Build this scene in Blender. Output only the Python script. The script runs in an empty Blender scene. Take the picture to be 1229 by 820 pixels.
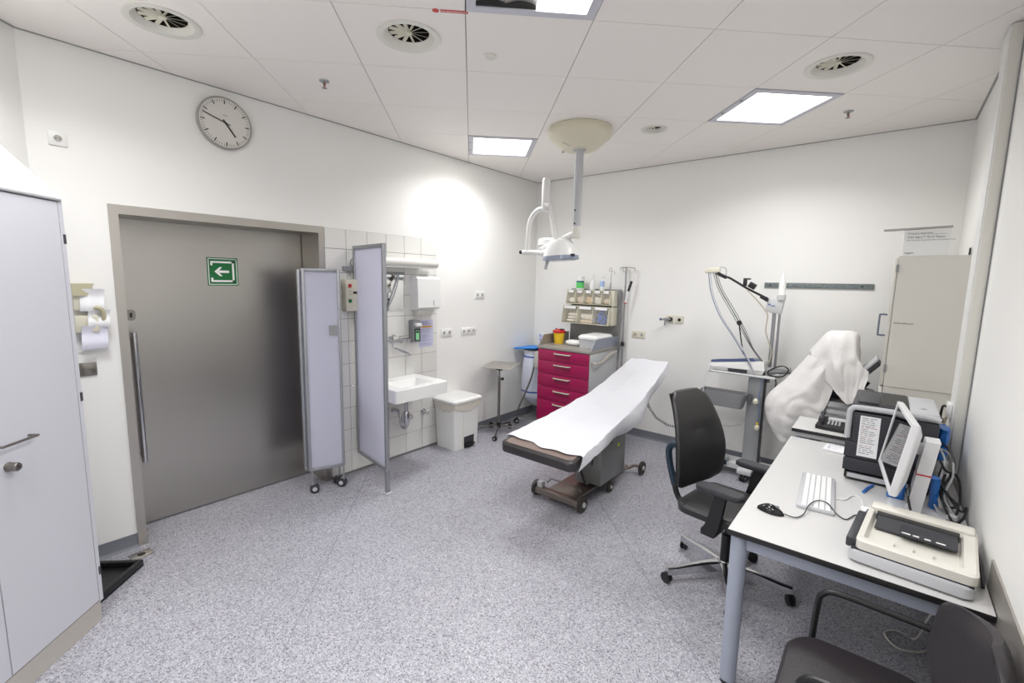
import bpy, bmesh, math, random
from mathutils import Vector, Matrix
random.seed(7)
R = math.radians
C = bpy.context.scene.collection
SC = bpy.context.scene

# ------------------------------------------------------------------ camera
PIT, ROL, YAW = .1309, .0191, -.684
fw = Vector((math.sin(YAW)*math.cos(PIT), math.cos(YAW)*math.cos(PIT), -math.sin(PIT)))
rt = Vector((math.cos(YAW), -math.sin(YAW), 0)); up = rt.cross(fw)
r2 = math.cos(ROL)*rt + math.sin(ROL)*up
u2 = -math.sin(ROL)*rt + math.cos(ROL)*up
cd = bpy.data.cameras.new('camera'); cam = bpy.data.objects.new('camera', cd); C.objects.link(cam)
cd.sensor_width = 36; cd.lens = 552.2254/1229*36; cd.clip_start = .05
M = Matrix((r2, u2, -fw)).transposed().to_4x4(); M.translation = Vector((3.6748, -4.9814, 1.777))
cam.matrix_world = M
SC.camera = cam

# ------------------------------------------------------------------ world, exposure
w = bpy.data.worlds.new('world'); SC.world = w; w.use_nodes = True
w.node_tree.nodes['Background'].inputs[0].default_value = (.9, .93, 1, 1)
w.node_tree.nodes['Background'].inputs[1].default_value = .3
SC.view_settings.view_transform = 'Standard'; SC.view_settings.look = 'None'
SC.view_settings.gamma = 1; SC.view_settings.use_curve_mapping = False
SC.view_settings.exposure = 0.0

W, HT = 4.047, 3.041             # room width, ceiling height
TH = .7737                       # ceiling grid angle
GA, GB, SA, SB = -2.75, -3.75, .62, .6296
ca, sa = math.cos(TH), math.sin(TH)
def grid(a, b): return (a*ca - b*sa, a*sa + b*ca)
def cell(i, j): return grid(GA+SA*(i+.5), GB+SB*(j+.5))
LAMP_W = 17.5
LIGHTS = [(3, 3, 1.0), (6, 1, 1.0), (3, -1, .9), (0, -1, 1.0), (3, -3, .9), (0, -3, 1.0)]  # last two are out of view, added to lift the ambient light
for i, j, k in LIGHTS:
    ld = bpy.data.lights.new('ceiling_light_lamp', 'AREA'); ld.shape = 'SQUARE'; ld.size = .5
    ld.energy = LAMP_W*k; ld.spread = R(146); ld.color = (.985, .99, 1)
    lo = bpy.data.objects.new('ceiling_light_lamp', ld); C.objects.link(lo)
    x, y = cell(i, j); lo.location = (x, y, HT-.022); lo.rotation_euler = (0, 0, TH)

# ------------------------------------------------------------------ materials
def hexc(c):
    c = c.lstrip('#'); v = [int(c[i:i+2], 16)/255 for i in (0, 2, 4)]
    return tuple(x/12.92 if x <= .04045 else ((x+.055)/1.055)**2.4 for x in v) + (1,)
def mat(name, col, rough=.5, metal=0., bump=0., bscale=60., var=0., vscale=8., spec=None, alpha=None, trans=0., emit=None, es=0., coat=0., sss=0.):
    m = bpy.data.materials.new(name); m.use_nodes = True; nt = m.node_tree; b = nt.nodes['Principled BSDF']
    c = hexc(col) if isinstance(col, str) else col
    b.inputs['Base Color'].default_value = c; b.inputs['Roughness'].default_value = rough; b.inputs['Metallic'].default_value = metal
    if spec is not None: b.inputs['Specular IOR Level'].default_value = spec
    if trans: b.inputs['Transmission Weight'].default_value = trans
    if coat: b.inputs['Coat Weight'].default_value = coat
    if alpha is not None: b.inputs['Alpha'].default_value = alpha
    if emit: b.inputs['Emission Color'].default_value = hexc(emit); b.inputs['Emission Strength'].default_value = es
    tc = nt.nodes.new('ShaderNodeTexCoord')
    if var:
        n = nt.nodes.new('ShaderNodeTexNoise'); n.inputs['Scale'].default_value = vscale; n.inputs['Detail'].default_value = 5
        nt.links.new(tc.outputs['Object'], n.inputs['Vector'])
        mx = nt.nodes.new('ShaderNodeMix'); mx.data_type = 'RGBA'; mx.blend_type = 'MULTIPLY'; mx.inputs[0].default_value = 1
        mr = nt.nodes.new('ShaderNodeMapRange'); mr.inputs[1].default_value = .3; mr.inputs[2].default_value = .7
        mr.inputs[3].default_value = 1-var; mr.inputs[4].default_value = 1+var*.3
        nt.links.new(n.outputs['Fac'], mr.inputs[0]); mx.inputs[6].default_value = c
        nt.links.new(mr.outputs[0], mx.inputs[7]); nt.links.new(mx.outputs[2], b.inputs['Base Color'])
    if bump:
        n2 = nt.nodes.new('ShaderNodeTexNoise'); n2.inputs['Scale'].default_value = bscale; n2.inputs['Detail'].default_value = 4
        nt.links.new(tc.outputs['Object'], n2.inputs['Vector'])
        bp = nt.nodes.new('ShaderNodeBump'); bp.inputs['Strength'].default_value = bump; bp.inputs['Distance'].default_value = .01
        nt.links.new(n2.outputs['Fac'], bp.inputs['Height']); nt.links.new(bp.outputs[0], b.inputs['Normal'])
    return m
def brushed(name, col, rough=.3, vert=True):
    m = mat(name, col, rough, 1.0); nt = m.node_tree; b = nt.nodes['Principled BSDF']
    tc = nt.nodes.new('ShaderNodeTexCoord'); mp = nt.nodes.new('ShaderNodeMapping')
    mp.inputs['Scale'].default_value = (220, 220, 1.2) if vert else (1.2, 1.2, 220)
    n = nt.nodes.new('ShaderNodeTexNoise'); n.inputs['Scale'].default_value = 1; n.inputs['Detail'].default_value = 3
    nt.links.new(tc.outputs['Object'], mp.inputs[0]); nt.links.new(mp.outputs[0], n.inputs['Vector'])
    n3 = nt.nodes.new('ShaderNodeTexNoise'); n3.inputs['Scale'].default_value = 2.2; n3.inputs['Detail'].default_value = 3
    nt.links.new(tc.outputs['Object'], n3.inputs['Vector'])
    ad = nt.nodes.new('ShaderNodeMath'); ad.operation = 'ADD'; nt.links.new(n.outputs['Fac'], ad.inputs[0]); nt.links.new(n3.outputs['Fac'], ad.inputs[1])
    mr = nt.nodes.new('ShaderNodeMapRange'); mr.inputs[1].default_value = .6; mr.inputs[2].default_value = 1.4
    mr.inputs[3].default_value = rough-.03; mr.inputs[4].default_value = rough+.05
    nt.links.new(ad.outputs[0], mr.inputs[0]); nt.links.new(mr.outputs[0], b.inputs['Roughness'])
    bp = nt.nodes.new('ShaderNodeBump'); bp.inputs['Strength'].default_value = .006; bp.inputs['Distance'].default_value = .002
    nt.links.new(n.outputs['Fac'], bp.inputs['Height']); nt.links.new(bp.outputs[0], b.inputs['Normal'])
    return m
def floor_mat():
    m = mat('speckled_vinyl', '#a9a9b2', .42); nt = m.node_tree; b = nt.nodes['Principled BSDF']
    tc = nt.nodes.new('ShaderNodeTexCoord')
    v = nt.nodes.new('ShaderNodeTexVoronoi'); v.inputs['Scale'].default_value = 190
    nt.links.new(tc.outputs['Object'], v.inputs['Vector'])
    sep = nt.nodes.new('ShaderNodeSeparateColor'); nt.links.new(v.outputs['Color'], sep.inputs[0])
    cr = nt.nodes.new('ShaderNodeValToRGB'); e = cr.color_ramp; e.interpolation = 'CONSTANT'
    cols = [(0, '#68676f'), (.09, '#89888f'), (.26, '#a09fa8'), (.55, '#acabb3'), (.82, '#c0bfc6'), (.95, '#8f8e98')]
    e.elements[0].position = 0; e.elements[0].color = hexc(cols[0][1]); e.elements[1].position = cols[1][0]; e.elements[1].color = hexc(cols[1][1])
    for p, c in cols[2:]:
        el = e.elements.new(p); el.color = hexc(c)
    nt.links.new(sep.outputs[0], cr.inputs[0])
    n = nt.nodes.new('ShaderNodeTexNoise'); n.inputs['Scale'].default_value = 1.6; n.inputs['Detail'].default_value = 6
    nt.links.new(tc.outputs['Object'], n.inputs['Vector'])
    mr = nt.nodes.new('ShaderNodeMapRange'); mr.inputs[1].default_value = .3; mr.inputs[2].default_value = .7; mr.inputs[3].default_value = .93; mr.inputs[4].default_value = 1.03
    nt.links.new(n.outputs['Fac'], mr.inputs[0])
    mx = nt.nodes.new('ShaderNodeMix'); mx.data_type = 'RGBA'; mx.blend_type = 'MULTIPLY'; mx.inputs[0].default_value = 1
    nt.links.new(cr.outputs[0], mx.inputs[6]); nt.links.new(mr.outputs[0], mx.inputs[7]); nt.links.new(mx.outputs[2], b.inputs['Base Color'])
    return m
m_floor = floor_mat()
m_cove = mat('cove_vinyl', '#777a82', .5, var=.15, vscale=150)
m_wall = mat('wall_paint', '#efeeeb', .6, bump=.03, bscale=300)
m_ceil = mat('ceiling_panel', '#f4efea', .55)
m_gap = mat('ceiling_void', '#6a6864', .9)
m_steel = brushed('door_steel', '#b5b2ad', .31, True)
m_frame = brushed('frame_steel', '#bab6b0', .36)
m_steelH = mat('sheet_steel', '#a5a09a', .42, .45)
m_chrome = mat('chrome', '#c9c9cc', .12, 1)
m_alu = mat('aluminium', '#a9abaf', .35, 1)
m_satin = mat('satin_steel', '#8d8983', .3, 1)
m_tile = mat('glazed_tile', '#e2e1dd', .12)
m_grout = mat('grout', '#7c7b7a', .9)
m_white = mat('white_plastic', '#e8e8e6', .35)
m_white2 = mat('off_white_enamel', '#dedcd4', .35)
m_cream = mat('cream_plastic', '#d6d2c0', .4)
m_ceramic = mat('ceramic', '#f0f0ee', .08)
m_locker = mat('locker_laminate', '#c9c9d0', .4)
m_lockdark = mat('dark_gap', '#3b3b3f', .8)
m_black = mat('black_plastic', '#18181a', .4)
m_rubber = mat('black_rubber', '#1c1c1d', .7)
m_dark = mat('dark_grey_plastic', '#34353a', .45)
m_midgrey = mat('mid_grey_plastic', '#8b8c8e', .45)
m_lgrey = mat('light_grey_plastic', '#bcbdc0', .4)
m_panelfab = mat('screen_panel', '#dedeea', .45); _nt = m_panelfab.node_tree
_tr = _nt.nodes.new('ShaderNodeBsdfTranslucent'); _tr.inputs[0].default_value = hexc('#f0f0fa'); _mx = _nt.nodes.new('ShaderNodeMixShader'); _mx.inputs[0].default_value = .5
_nt.links.new(_nt.nodes['Principled BSDF'].outputs[0], _mx.inputs[1]); _nt.links.new(_tr.outputs[0], _mx.inputs[2]); _nt.links.new(_mx.outputs[0], _nt.nodes['Material Output'].inputs[0])
m_maroon = mat('magenta_enamel', '#9a0a4b', .3)
m_leather = mat('black_leatherette', '#2b2a2b', .38, bump=.12, bscale=180)
m_leather2 = mat('charcoal_leatherette', '#2f2b2e', .42, bump=.12, bscale=160)
m_pad = mat('brown_vinyl', '#7a6a63', .33)
m_padside = mat('dark_vinyl', '#2e2c2d', .35)
m_paper = mat('tissue_paper', '#d3d3d8', .8, bump=.6, bscale=11)
m_sheet = mat('white_cotton', '#d6d4d2', .85, bump=.5, bscale=16)
m_deskW = mat('desk_laminate', '#cfcecd', .35)
m_deskE = mat('black_edge', '#1d1c1c', .4)
m_deskL = mat('desk_leg_paint', '#9ea4b3', .4)
m_green = mat('green', '#006a33', .4); m_red = mat('red', '#c0171c', .4); m_yellow = mat('sharps_yellow', '#f3c92e', .4)
m_blue = mat('glove_blue', '#1562c8', .45, var=.4, vscale=60); m_blue2 = mat('blue_film', '#2a6fc0', .3)
m_lidblue = mat('lid_blue', '#2f86de', .4)
m_teal = mat('blue_grey_metal', '#2a3a48', .35, .3)
m_ink = mat('ink', '#2a2a2e', .7); m_inkr = mat('red_ink', '#a8453f', .7); m_inkb = mat('blue_ink', '#5b6c9c', .7)
m_sheetpaper = mat('paper', '#eeeef0', .7); m_lilac = mat('lilac_paper', '#c8c8e0', .7)
m_beige = mat('beige_plastic', '#bdb8b0', .5); m_bag = mat('bin_liner', '#d9d4c9', .35)
m_bagW = mat('laundry_bag', '#d4d8e6', .7, bump=.3, bscale=30)
m_purple = mat('purple_print', '#6a55c0', .6)
m_orange = mat('orange_ink', '#e0a030', .6)
m_brown = mat('gauze_beige', '#e2cfb8', .8); m_gauze = mat('gauze_white', '#efe9e0', .85, bump=.4, bscale=60)
m_lampglow = mat('lit_diffuser', '#ffffff', .5, emit='#fffdf8', es=6.0)
m_mirror = mat('mirror', '#f2f2f2', .02, 1)
m_binclear = mat('clear_bin', '#dcd8c8', .15, alpha=.13)
m_rail = mat('speckled_rail', '#7d8687', .5, var=.5, vscale=90)
m_screen = mat('glossy_screen', '#0b0b0d', .06, spec=.9)
m_monback = mat('monitor_white', '#dedee0', .35)
m_scan = mat('scanner_cream', '#d9d6cd', .35)
m_prdark = mat('printer_dark', '#2b2c33', .4)
m_teal2 = mat('navy_panel', '#4e6288', .35)
m_lens = mat('lamp_glass', '#8f97ab', .15)
m_steelbase = mat('bed_base_steel', '#8a8078', .32, .7)
m_bedbox = mat('bed_cover_grey', '#858684', .35, .35)

# ------------------------------------------------------------------ mesh helpers
class MB:
    def __init__(s): s.bm = bmesh.new()
    def _m(s, mtx, vs):
        if mtx is not None: bmesh.ops.transform(s.bm, matrix=mtx, verts=vs)
    def box(s, x0, x1, y0, y1, z0, z1, bev=0, seg=2, mtx=None):
        vs = [s.bm.verts.new((x, y, z)) for x in (x0, x1) for y in (y0, y1) for z in (z0, z1)]
        f = [(0, 1, 3, 2), (4, 6, 7, 5), (0, 4, 5, 1), (2, 3, 7, 6), (0, 2, 6, 4), (1, 5, 7, 3)]
        fs = [s.bm.faces.new([vs[i] for i in q]) for q in f]
        allv = vs
        if bev:
            es = list({e for q in fs for e in q.edges})
            r = bmesh.ops.bevel(s.bm, geom=es, offset=bev, segments=seg, profile=.5, affect='EDGES')
            allv = list({v for q in r['faces'] for v in q.verts} | {v for v in vs if v.is_valid})
        s._m(mtx, allv); return s
    def obox(s, c, sz, rot=None, bev=0, seg=2):
        m = Matrix.Translation(Vector(c)) @ (rot.to_4x4() if rot is not None else Matrix())
        return s.box(-sz[0]/2, sz[0]/2, -sz[1]/2, sz[1]/2, -sz[2]/2, sz[2]/2, bev, seg, m)
    def rings(s, rings, close=False, caps=True):
        R_ = [[s.bm.verts.new(p) for p in r] for r in rings]; n = len(R_[0])
        k = len(R_)
        for a in range(k if close else k-1):
            A, B = R_[a], R_[(a+1) % k]
            for i in range(n): s.bm.faces.new((A[i], A[(i+1) % n], B[(i+1) % n], B[i]))
        if caps and not close:
            s.bm.faces.new(R_[0][::-1]); s.bm.faces.new(R_[-1])
        return s
    def cyl(s, p0, p1, r0, r1=None, n=16, caps=True):
        p0, p1 = Vector(p0), Vector(p1); r1 = r0 if r1 is None else r1
        d = (p1-p0).normalized(); a = d.orthogonal().normalized(); b = d.cross(a)
        return s.rings([[p+(a*math.cos(t)+b*math.sin(t))*r for t in [2*math.pi*i/n for i in range(n)]] for p, r in ((p0, r0), (p1, r1))], caps=caps)
    def lathe(s, prof, o=(0, 0, 0), axis=(0, 0, 1), n=24, caps=True):
        d = Vector(axis).normalized(); a = d.orthogonal().normalized(); b = d.cross(a); o = Vector(o)
        return s.rings([[o+d*z+(a*math.cos(t)+b*math.sin(t))*max(r, 1e-4) for t in [2*math.pi*i/n for i in range(n)]] for r, z in prof], caps=caps)
    def tube(s, pts, r, n=8, smooth=4, flat=1.0, close=False):
        P = [Vector(p) for p in pts]
        if smooth and len(P) > 2:
            Q = []; L = len(P)
            for i in range(L if close else L-1):
                if close: a, b, c, d = P[i-1], P[i], P[(i+1) % L], P[(i+2) % L]
                else: a = P[max(i-1, 0)]; b = P[i]; c = P[i+1]; d = P[min(i+2, L-1)]
                for k in range(smooth):
                    t = k/smooth
                    Q.append(.5*((2*b)+(-a+c)*t+(2*a-5*b+4*c-d)*t*t+(-a+3*b-3*c+d)*t**3))
            if not close: Q.append(P[-1])
            P = Q
        L = len(P); rg = []; pa = None
        for i, p in enumerate(P):
            if close: t = (P[(i+1) % L]-P[i-1]).normalized()
            else: t = (P[min(i+1, L-1)]-P[max(i-1, 0)]).normalized()
            if pa is None: a = t.orthogonal().normalized()
            else:
                a = pa-t*pa.dot(t)
                a = a.normalized() if a.length > 1e-6 else t.orthogonal().normalized()
            pa = a; b = t.cross(a)
            rr = r[min(i*len(r)//L, len(r)-1)] if isinstance(r, (list, tuple)) else r
            rg.append([p+a*math.cos(q)*rr*flat+b*math.sin(q)*rr for q in [2*math.pi*k/n for k in range(n)]])
        return s.rings(rg, close=close)
    def prism(s, poly, h0, h1, mtx=None):
        a = [s.bm.verts.new((x, y, h0)) for x, y in poly]; b = [s.bm.verts.new((x, y, h1)) for x, y in poly]; n = len(a)
        s.bm.faces.new(a[::-1]); s.bm.faces.new(b)
        for i in range(n): s.bm.faces.new((a[i], a[(i+1) % n], b[(i+1) % n], b[i]))
        s._m(mtx, a+b); return s
    def grid(s, fn, nu, nv, thick=0):
        V = [[s.bm.verts.new(fn(i/nu, j/nv)) for j in range(nv+1)] for i in range(nu+1)]
        for i in range(nu):
            for j in range(nv): s.bm.faces.new((V[i][j], V[i+1][j], V[i+1][j+1], V[i][j+1]))
        if thick:
            bmesh.ops.recalc_face_normals(s.bm, faces=s.bm.faces[:])
            bmesh.ops.solidify(s.bm, geom=s.bm.faces[:], thickness=thick)
        return s
    def rquad(s, cx, cy, w, h, r, z0, z1, n=5, mtx=None):
        p = []
        for sx, sy, a0 in ((1, 1, 0), (-1, 1, 90), (-1, -1, 180), (1, -1, 270)):
            for k in range(n+1):
                a = R(a0+90*k/n); p.append((cx+sx*(w/2-r)+r*math.cos(a), cy+sy*(h/2-r)+r*math.sin(a)))
        return s.prism(p, z0, z1, mtx)
    def done(s, name, m, smooth=True):
        bmesh.ops.recalc_face_normals(s.bm, faces=s.bm.faces[:])
        me = bpy.data.meshes.new(name); s.bm.to_mesh(me); s.bm.free()
        if m: me.materials.append(m)
        if smooth:
            for p in me.polygons: p.use_smooth = True
            me.set_sharp_from_angle(angle=R(32))
        return me
def thing(name, label, cat, loc=(0, 0, 0), rz=0, group=None):
    o = bpy.data.objects.new(name, None); C.objects.link(o); o.location = loc; o.rotation_euler = (0, 0, rz)
    o.empty_display_size = .1; o['label'] = label; o['category'] = cat
    if group: o['group'] = group
    return o
def root_matrix(o):
    while o.parent: o = o.parent
    return Matrix.Translation(o.location) @ o.rotation_euler.to_matrix().to_4x4()
def part(name, mb, m, parent=None, world=False, smooth=True, label=None):
    me = mb.done(name, m, smooth) if isinstance(mb, MB) else mb
    o = bpy.data.objects.new(name, me); C.objects.link(o)
    if parent is not None:
        if world: me.transform(root_matrix(parent).inverted())
        o.parent = parent
    if label: o['label'] = label
    return o
def solo(name, mb, m, label, cat, group=None, smooth=True):
    o = part(name, mb, m, smooth=smooth); o['label'] = label; o['category'] = cat
    if group: o['group'] = group
    return o
def struct(name, mb, m, parent=None, smooth=False):
    o = part(name, mb, m, parent, smooth=smooth)
    if parent is None: o['kind'] = 'structure'
    return o
def text_mesh(txt, size, m, mtx, ext=.0006, align='LEFT', name='lettering'):
    cu = bpy.data.curves.new(name, 'FONT'); cu.body = txt; cu.size = size; cu.extrude = ext; cu.align_x = align; cu.resolution_u = 2
    o = bpy.data.objects.new(name, cu); C.objects.link(o)
    dg = bpy.context.evaluated_depsgraph_get(); me = bpy.data.meshes.new_from_object(o.evaluated_get(dg))
    bpy.data.objects.remove(o); bpy.data.curves.remove(cu)
    me.name = name; me.transform(mtx); me.materials.clear(); me.materials.append(m)
    return me
def frame_mtx(o, ex, ez):       # local x along ex, local z along ez (normal)
    ex = Vector(ex).normalized(); ez = Vector(ez).normalized(); ey = ez.cross(ex)
    m = Matrix((ex, ey, ez)).transposed().to_4x4(); m.translation = Vector(o); return m
def copy_tree(src, loc, rz, label, group=None):
    r = src.copy(); C.objects.link(r); r.location = loc; r.rotation_euler = (0, 0, rz); r['label'] = label
    if group: r['group'] = group
    def rec(a, b):
        for ch in list(a.children):
            c = ch.copy(); C.objects.link(c); c.parent = b; rec(ch, c)
    rec(src, r); return r
def text_lines(parent, o, ex, ez, w, n, dy, h=.0025, m=None, seed=1, name='print_lines', frag=True, x0=.0):
    """rows of tiny printed dashes lying on a sheet; local x along ex, rows go down -ey"""
    rd = random.Random(seed); mb = MB(); mt = frame_mtx(o, ex, ez)
    for i in range(n):
        x = x0; y = -dy*i
        while x < w:
            l = rd.uniform(.008, .03)
            if x+l > w: break
            mb.box(x, x+l, y-h, y, 0, .0004, mtx=mt); x += l+rd.uniform(.003, .007)
            if frag and rd.random() < .12: break
    return part(name, mb, m or m_ink, parent, world=True, smooth=False)
# ------------------------------------------------------------------ room shell
EX, EY, EZ = (1, 0, 0), (0, 1, 0), (0, 0, 1)
ROOM = [(0, 0), (0, -4.64), (1.56, -6.2), (W, -6.2), (W, 0)]          # counter-clockwise seen from above
fl = struct('floor', MB().prism([(x, y) for x, y in ROOM]+[], -.08, 0), m_floor)
def strip(a, b, wd, z0, z1):
    a, b = Vector(a).to_2d(), Vector(b).to_2d(); d = (b-a).normalized(); n = Vector((-d.y, d.x))*wd/2
    return MB().prism([tuple(a-n), tuple(b-n), tuple(b+n), tuple(a+n)], z0, z1)
m_weld = mat('weld_line', '#85868f', .5)
for a, b in (((1.90, -1.66), (3.9, -3.62)), ((.06, -2.62), (1.6, -4.12)), ((.45, -.25), (1.05, -.85))):
    part('weld_seam', strip(a, b, .005, 0, .0006), m_weld, fl, smooth=False)
# left wall with the doorway
DY0, DY1, DZ = -4.30, -3.0, 2.165
mb = MB(); mb.box(-.4, 0, -4.80, DY0, 0, 3.2); mb.box(-.4, 0, DY1, 0, 0, 3.2); mb.box(-.4, 0, DY0, DY1, DZ, 3.2)
wl = struct('wall_left', mb, m_wall)
wb = struct('wall_back', MB().box(-.4, W+.4, 0, .3, 0, 3.2), m_wall)
wr = struct('wall_right', MB().box(W, W+.3, -6.2, 0, 0, 3.2), m_wall)
struct('wall_front', MB().box(1.4, W+.3, -6.5, -6.2, 0, 3.2), m_wall)
struct('wall_corner', MB().prism([(0, -4.64), (-.25, -4.89), (1.31, -6.45), (1.56, -6.2)], 0, 3.2), m_wall)
struct('floor_threshold', MB().box(-.4, 0, DY0, DY1, -.08, 0), m_floor)
# wall tiles behind the wash basin
rows = [.022, .22, .42, .62, .82, 1.02, 1.22, 1.42, 1.62, 1.82, 2.02, 2.185]
cols = [-2.965, -2.77, -2.565, -2.36, -2.155, -1.95, -1.745]
part('grout_bed', MB().box(0, .004, -2.965, -1.745, 0, 2.185), m_grout, wl, smooth=False)
tm = {}
for j in range(len(rows)-1):
    for i in range(len(cols)-1):
        w_, h_ = cols[i+1]-cols[i], rows[j+1]-rows[j]; k = (round(w_, 3), round(h_, 3))
        if k not in tm: tm[k] = MB().box(0, .009, .0017, w_-.0017, .0017, h_-.0017, bev=.0012, seg=1).done('tile', m_tile)
        o = bpy.data.objects.new('tile', tm[k]); C.objects.link(o); o.parent = wl; o.location = (.0005, cols[i], rows[j])
# coved skirting
def cove(name, a, b, n, par=None):
    a, b, n = Vector(a), Vector(b), Vector(n)
    prof = [(0, 0), (.022, 0), (.016, .004), (.010, .010), (.0062, .02), (.0055, .088), (0, .09)]
    o = struct(name, MB().rings([[p+n*u+Vector((0, 0, z)) for u, z in prof] for p in (a, b)]), m_cove, smooth=True); return o
cove('baseboard_back', (0, 0, 0), (W, 0, 0), (0, -1, 0))
cove('baseboard_left', (0, -1.74, 0), (0, 0, 0), (1, 0, 0))
cove('baseboard_left_door', (0, -4.64, 0), (0, -4.325, 0), (1, 0, 0))
cove('baseboard_right', (W, -6.2, 0), (W, 0, 0), (-1, 0, 0))
cove('baseboard_corner', (0, -4.64, 0), (1.56, -6.2, 0), (.7071, .7071, 0))
# ceiling: void plate and panels on the diagonal grid
cl = struct('ceiling', MB().box(-.4, W+.4, -6.5, .4, HT+.12, HT+.16), m_gap)
def clip(poly, pts):
    out = poly
    n = len(pts)
    for i in range(n):
        a, b = Vector(pts[i]), Vector(pts[(i+1) % n]); e = b-a; nn = Vector((-e.y, e.x)).normalized()
        inp = out; out = []
        for k in range(len(inp)):
            p, q_ = Vector(inp[k]), Vector(inp[(k+1) % len(inp)]); dp, dq = (p-a).dot(nn), (q_-a).dot(nn)
            if dp >= 0: out.append(tuple(p))
            if dp*dq < 0: out.append(tuple(p+(q_-p)*dp/(dp-dq)))
        if len(out) < 3: return []
    return out
EDGE = .012
RC = [(EDGE, -EDGE), (EDGE, -4.64), (1.56, -6.2+EDGE), (W-EDGE, -6.2+EDGE), (W-EDGE, -EDGE)]
light_cells = {(i, j) for i, j, k in LIGHTS}
VENTS = {(2, 0): .175, (6, 0): 0, (0, 0): 0}
vent_pos = [((.70, -4.17), .165, 'round ceiling vent above the steel door, leftmost of the ceiling vents'),
            ((1.58, -3.32), .165, 'round ceiling vent left of the topmost ceiling light'),
            ((3.31, -1.61), .165, 'large round ceiling vent above the white cupboard corner, rightmost vent'),
            ((2.03, -1.16), .105, 'small round ceiling vent beside the lamp canopy')]
def cell_of(x, y):
    a, b = x*ca+y*sa, -x*sa+y*ca
    return (math.floor((a-GA)/SA), math.floor((b-GB)/SB))
vent_cells = {cell_of(*p): (p, r) for p, r, l in vent_pos}
full = None
for i in range(-6, 14):
    for j in range(-8, 9):
        if (i, j) in light_cells: continue
        g = .0019
        sq = [grid(GA+SA*(i+u)+du*g, GB+SB*(j+v)+dv*g) for u, v, du, dv in ((0, 0, 1, 1), (1, 0, -1, 1), (1, 1, -1, -1), (0, 1, 1, -1))]
        pc = clip(sq, RC)
        if not pc: continue
        whole = len(pc) == 4 and all((Vector(a)-Vector(b)).length < 1e-5 for a, b in zip(sorted(pc), sorted(sq)))
        cx, cy = cell(i, j)
        if (i, j) in vent_cells:
            (px, py), r = vent_cells[(i, j)]; r -= .02; n = 32; mb = MB()
            circ = [(px+r*math.cos(2*math.pi*k/n), py+r*math.sin(2*math.pi*k/n)) for k in range(n)]
            outer = []
            for k in range(n):
                d = Vector((math.cos(2*math.pi*k/n), math.sin(2*math.pi*k/n))); t = 1e9
                for m_ in range(len(pc)):
                    a, b = Vector(pc[m_]), Vector(pc[(m_+1) % len(pc)]); e = b-a; den = d.x*e.y-d.y*e.x
                    if abs(den) < 1e-9: continue
                    q_ = a-Vector((px, py)); tt = (q_.x*e.y-q_.y*e.x)/den
                    if tt > 0: t = min(t, tt)
                outer.append((px+d.x*t, py+d.y*t))
            # snap nearest outer points onto the panel's corners
            for c_ in pc:
                k = min(range(n), key=lambda k: (Vector(outer[k])-Vector(c_)).length); outer[k] = c_
            mb.rings([[(x, y, HT) for x, y in outer], [(x, y, HT) for x, y in circ], [(x, y, HT+.012) for x, y in circ], [(x, y, HT+.012) for x, y in outer]], close=True)
            part('panel', mb, m_ceil, cl, smooth=False); continue
        if whole:
            if full is None:
                full = MB().box(-SA/2+g, SA/2-g, -SB/2+g, SB/2-g, 0, .012).done('panel', m_ceil, False)
            o = bpy.data.objects.new('panel', full); C.objects.link(o); o.parent = cl; o.location = (cx, cy, HT); o.rotation_euler = (0, 0, TH)
        else:
            part('panel', MB().prism(pc, HT, HT+.012), m_ceil, cl, smooth=False)
# perimeter angle along the walls
m_perim = mat('perimeter_angle', '#9c9a97', .6)
for nm, a, b, n in (('trim_1', (0, 0), (0, -4.64), (1, 0)), ('trim_2', (0, 0), (W, 0), (0, -1)), ('trim_3', (W, 0), (W, -6.2), (-1, 0)), ('trim_4', (0, -4.64), (1.56, -6.2), (.7071, .7071))):
    a, b, n = Vector(a), Vector(b), Vector(n)
    struct(nm, MB().prism([tuple(a), tuple(b), tuple(b+n*.012), tuple(a+n*.012)], HT-.004, HT+.0135) if nm != 'x' else None, m_perim)
# ------------------------------------------------------------------ sliding steel door
dr = struct('door_1', MB().box(-.325, -.28, -4.34, -2.93, .012, 2.20), m_steel)
fr = MB()
fr.box(-.27, .012, -4.33, -4.283, 0, 2.19); fr.box(-.27, .012, -3.018, -2.968, 0, 2.19); fr.box(-.27, .012, -4.283, -3.018, 2.135, 2.19)
struct('door_1_frame', fr, m_frame)
hd = MB(); hd.tube([(-.28, -4.215, 1.34), (-.225, -4.215, 1.34), (-.21, -4.215, 1.325), (-.21, -4.215, .55), (-.225, -4.215, .53), (-.28, -4.215, .53)], .016, 12, smooth=3)
part('door_handle', hd, m_chrome, dr)
part('lock_plate', MB().rquad(0, 0, .05, .075, .022, 0, .008, mtx=frame_mtx((-.28, -4.21, 1.50), EY, EX)), m_satin, dr)
part('keyhole', MB().rquad(0, 0, .014, .034, .006, 0, .0095, mtx=frame_mtx((-.28, -4.21, 1.50), EY, EX)), m_black, dr)
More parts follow.
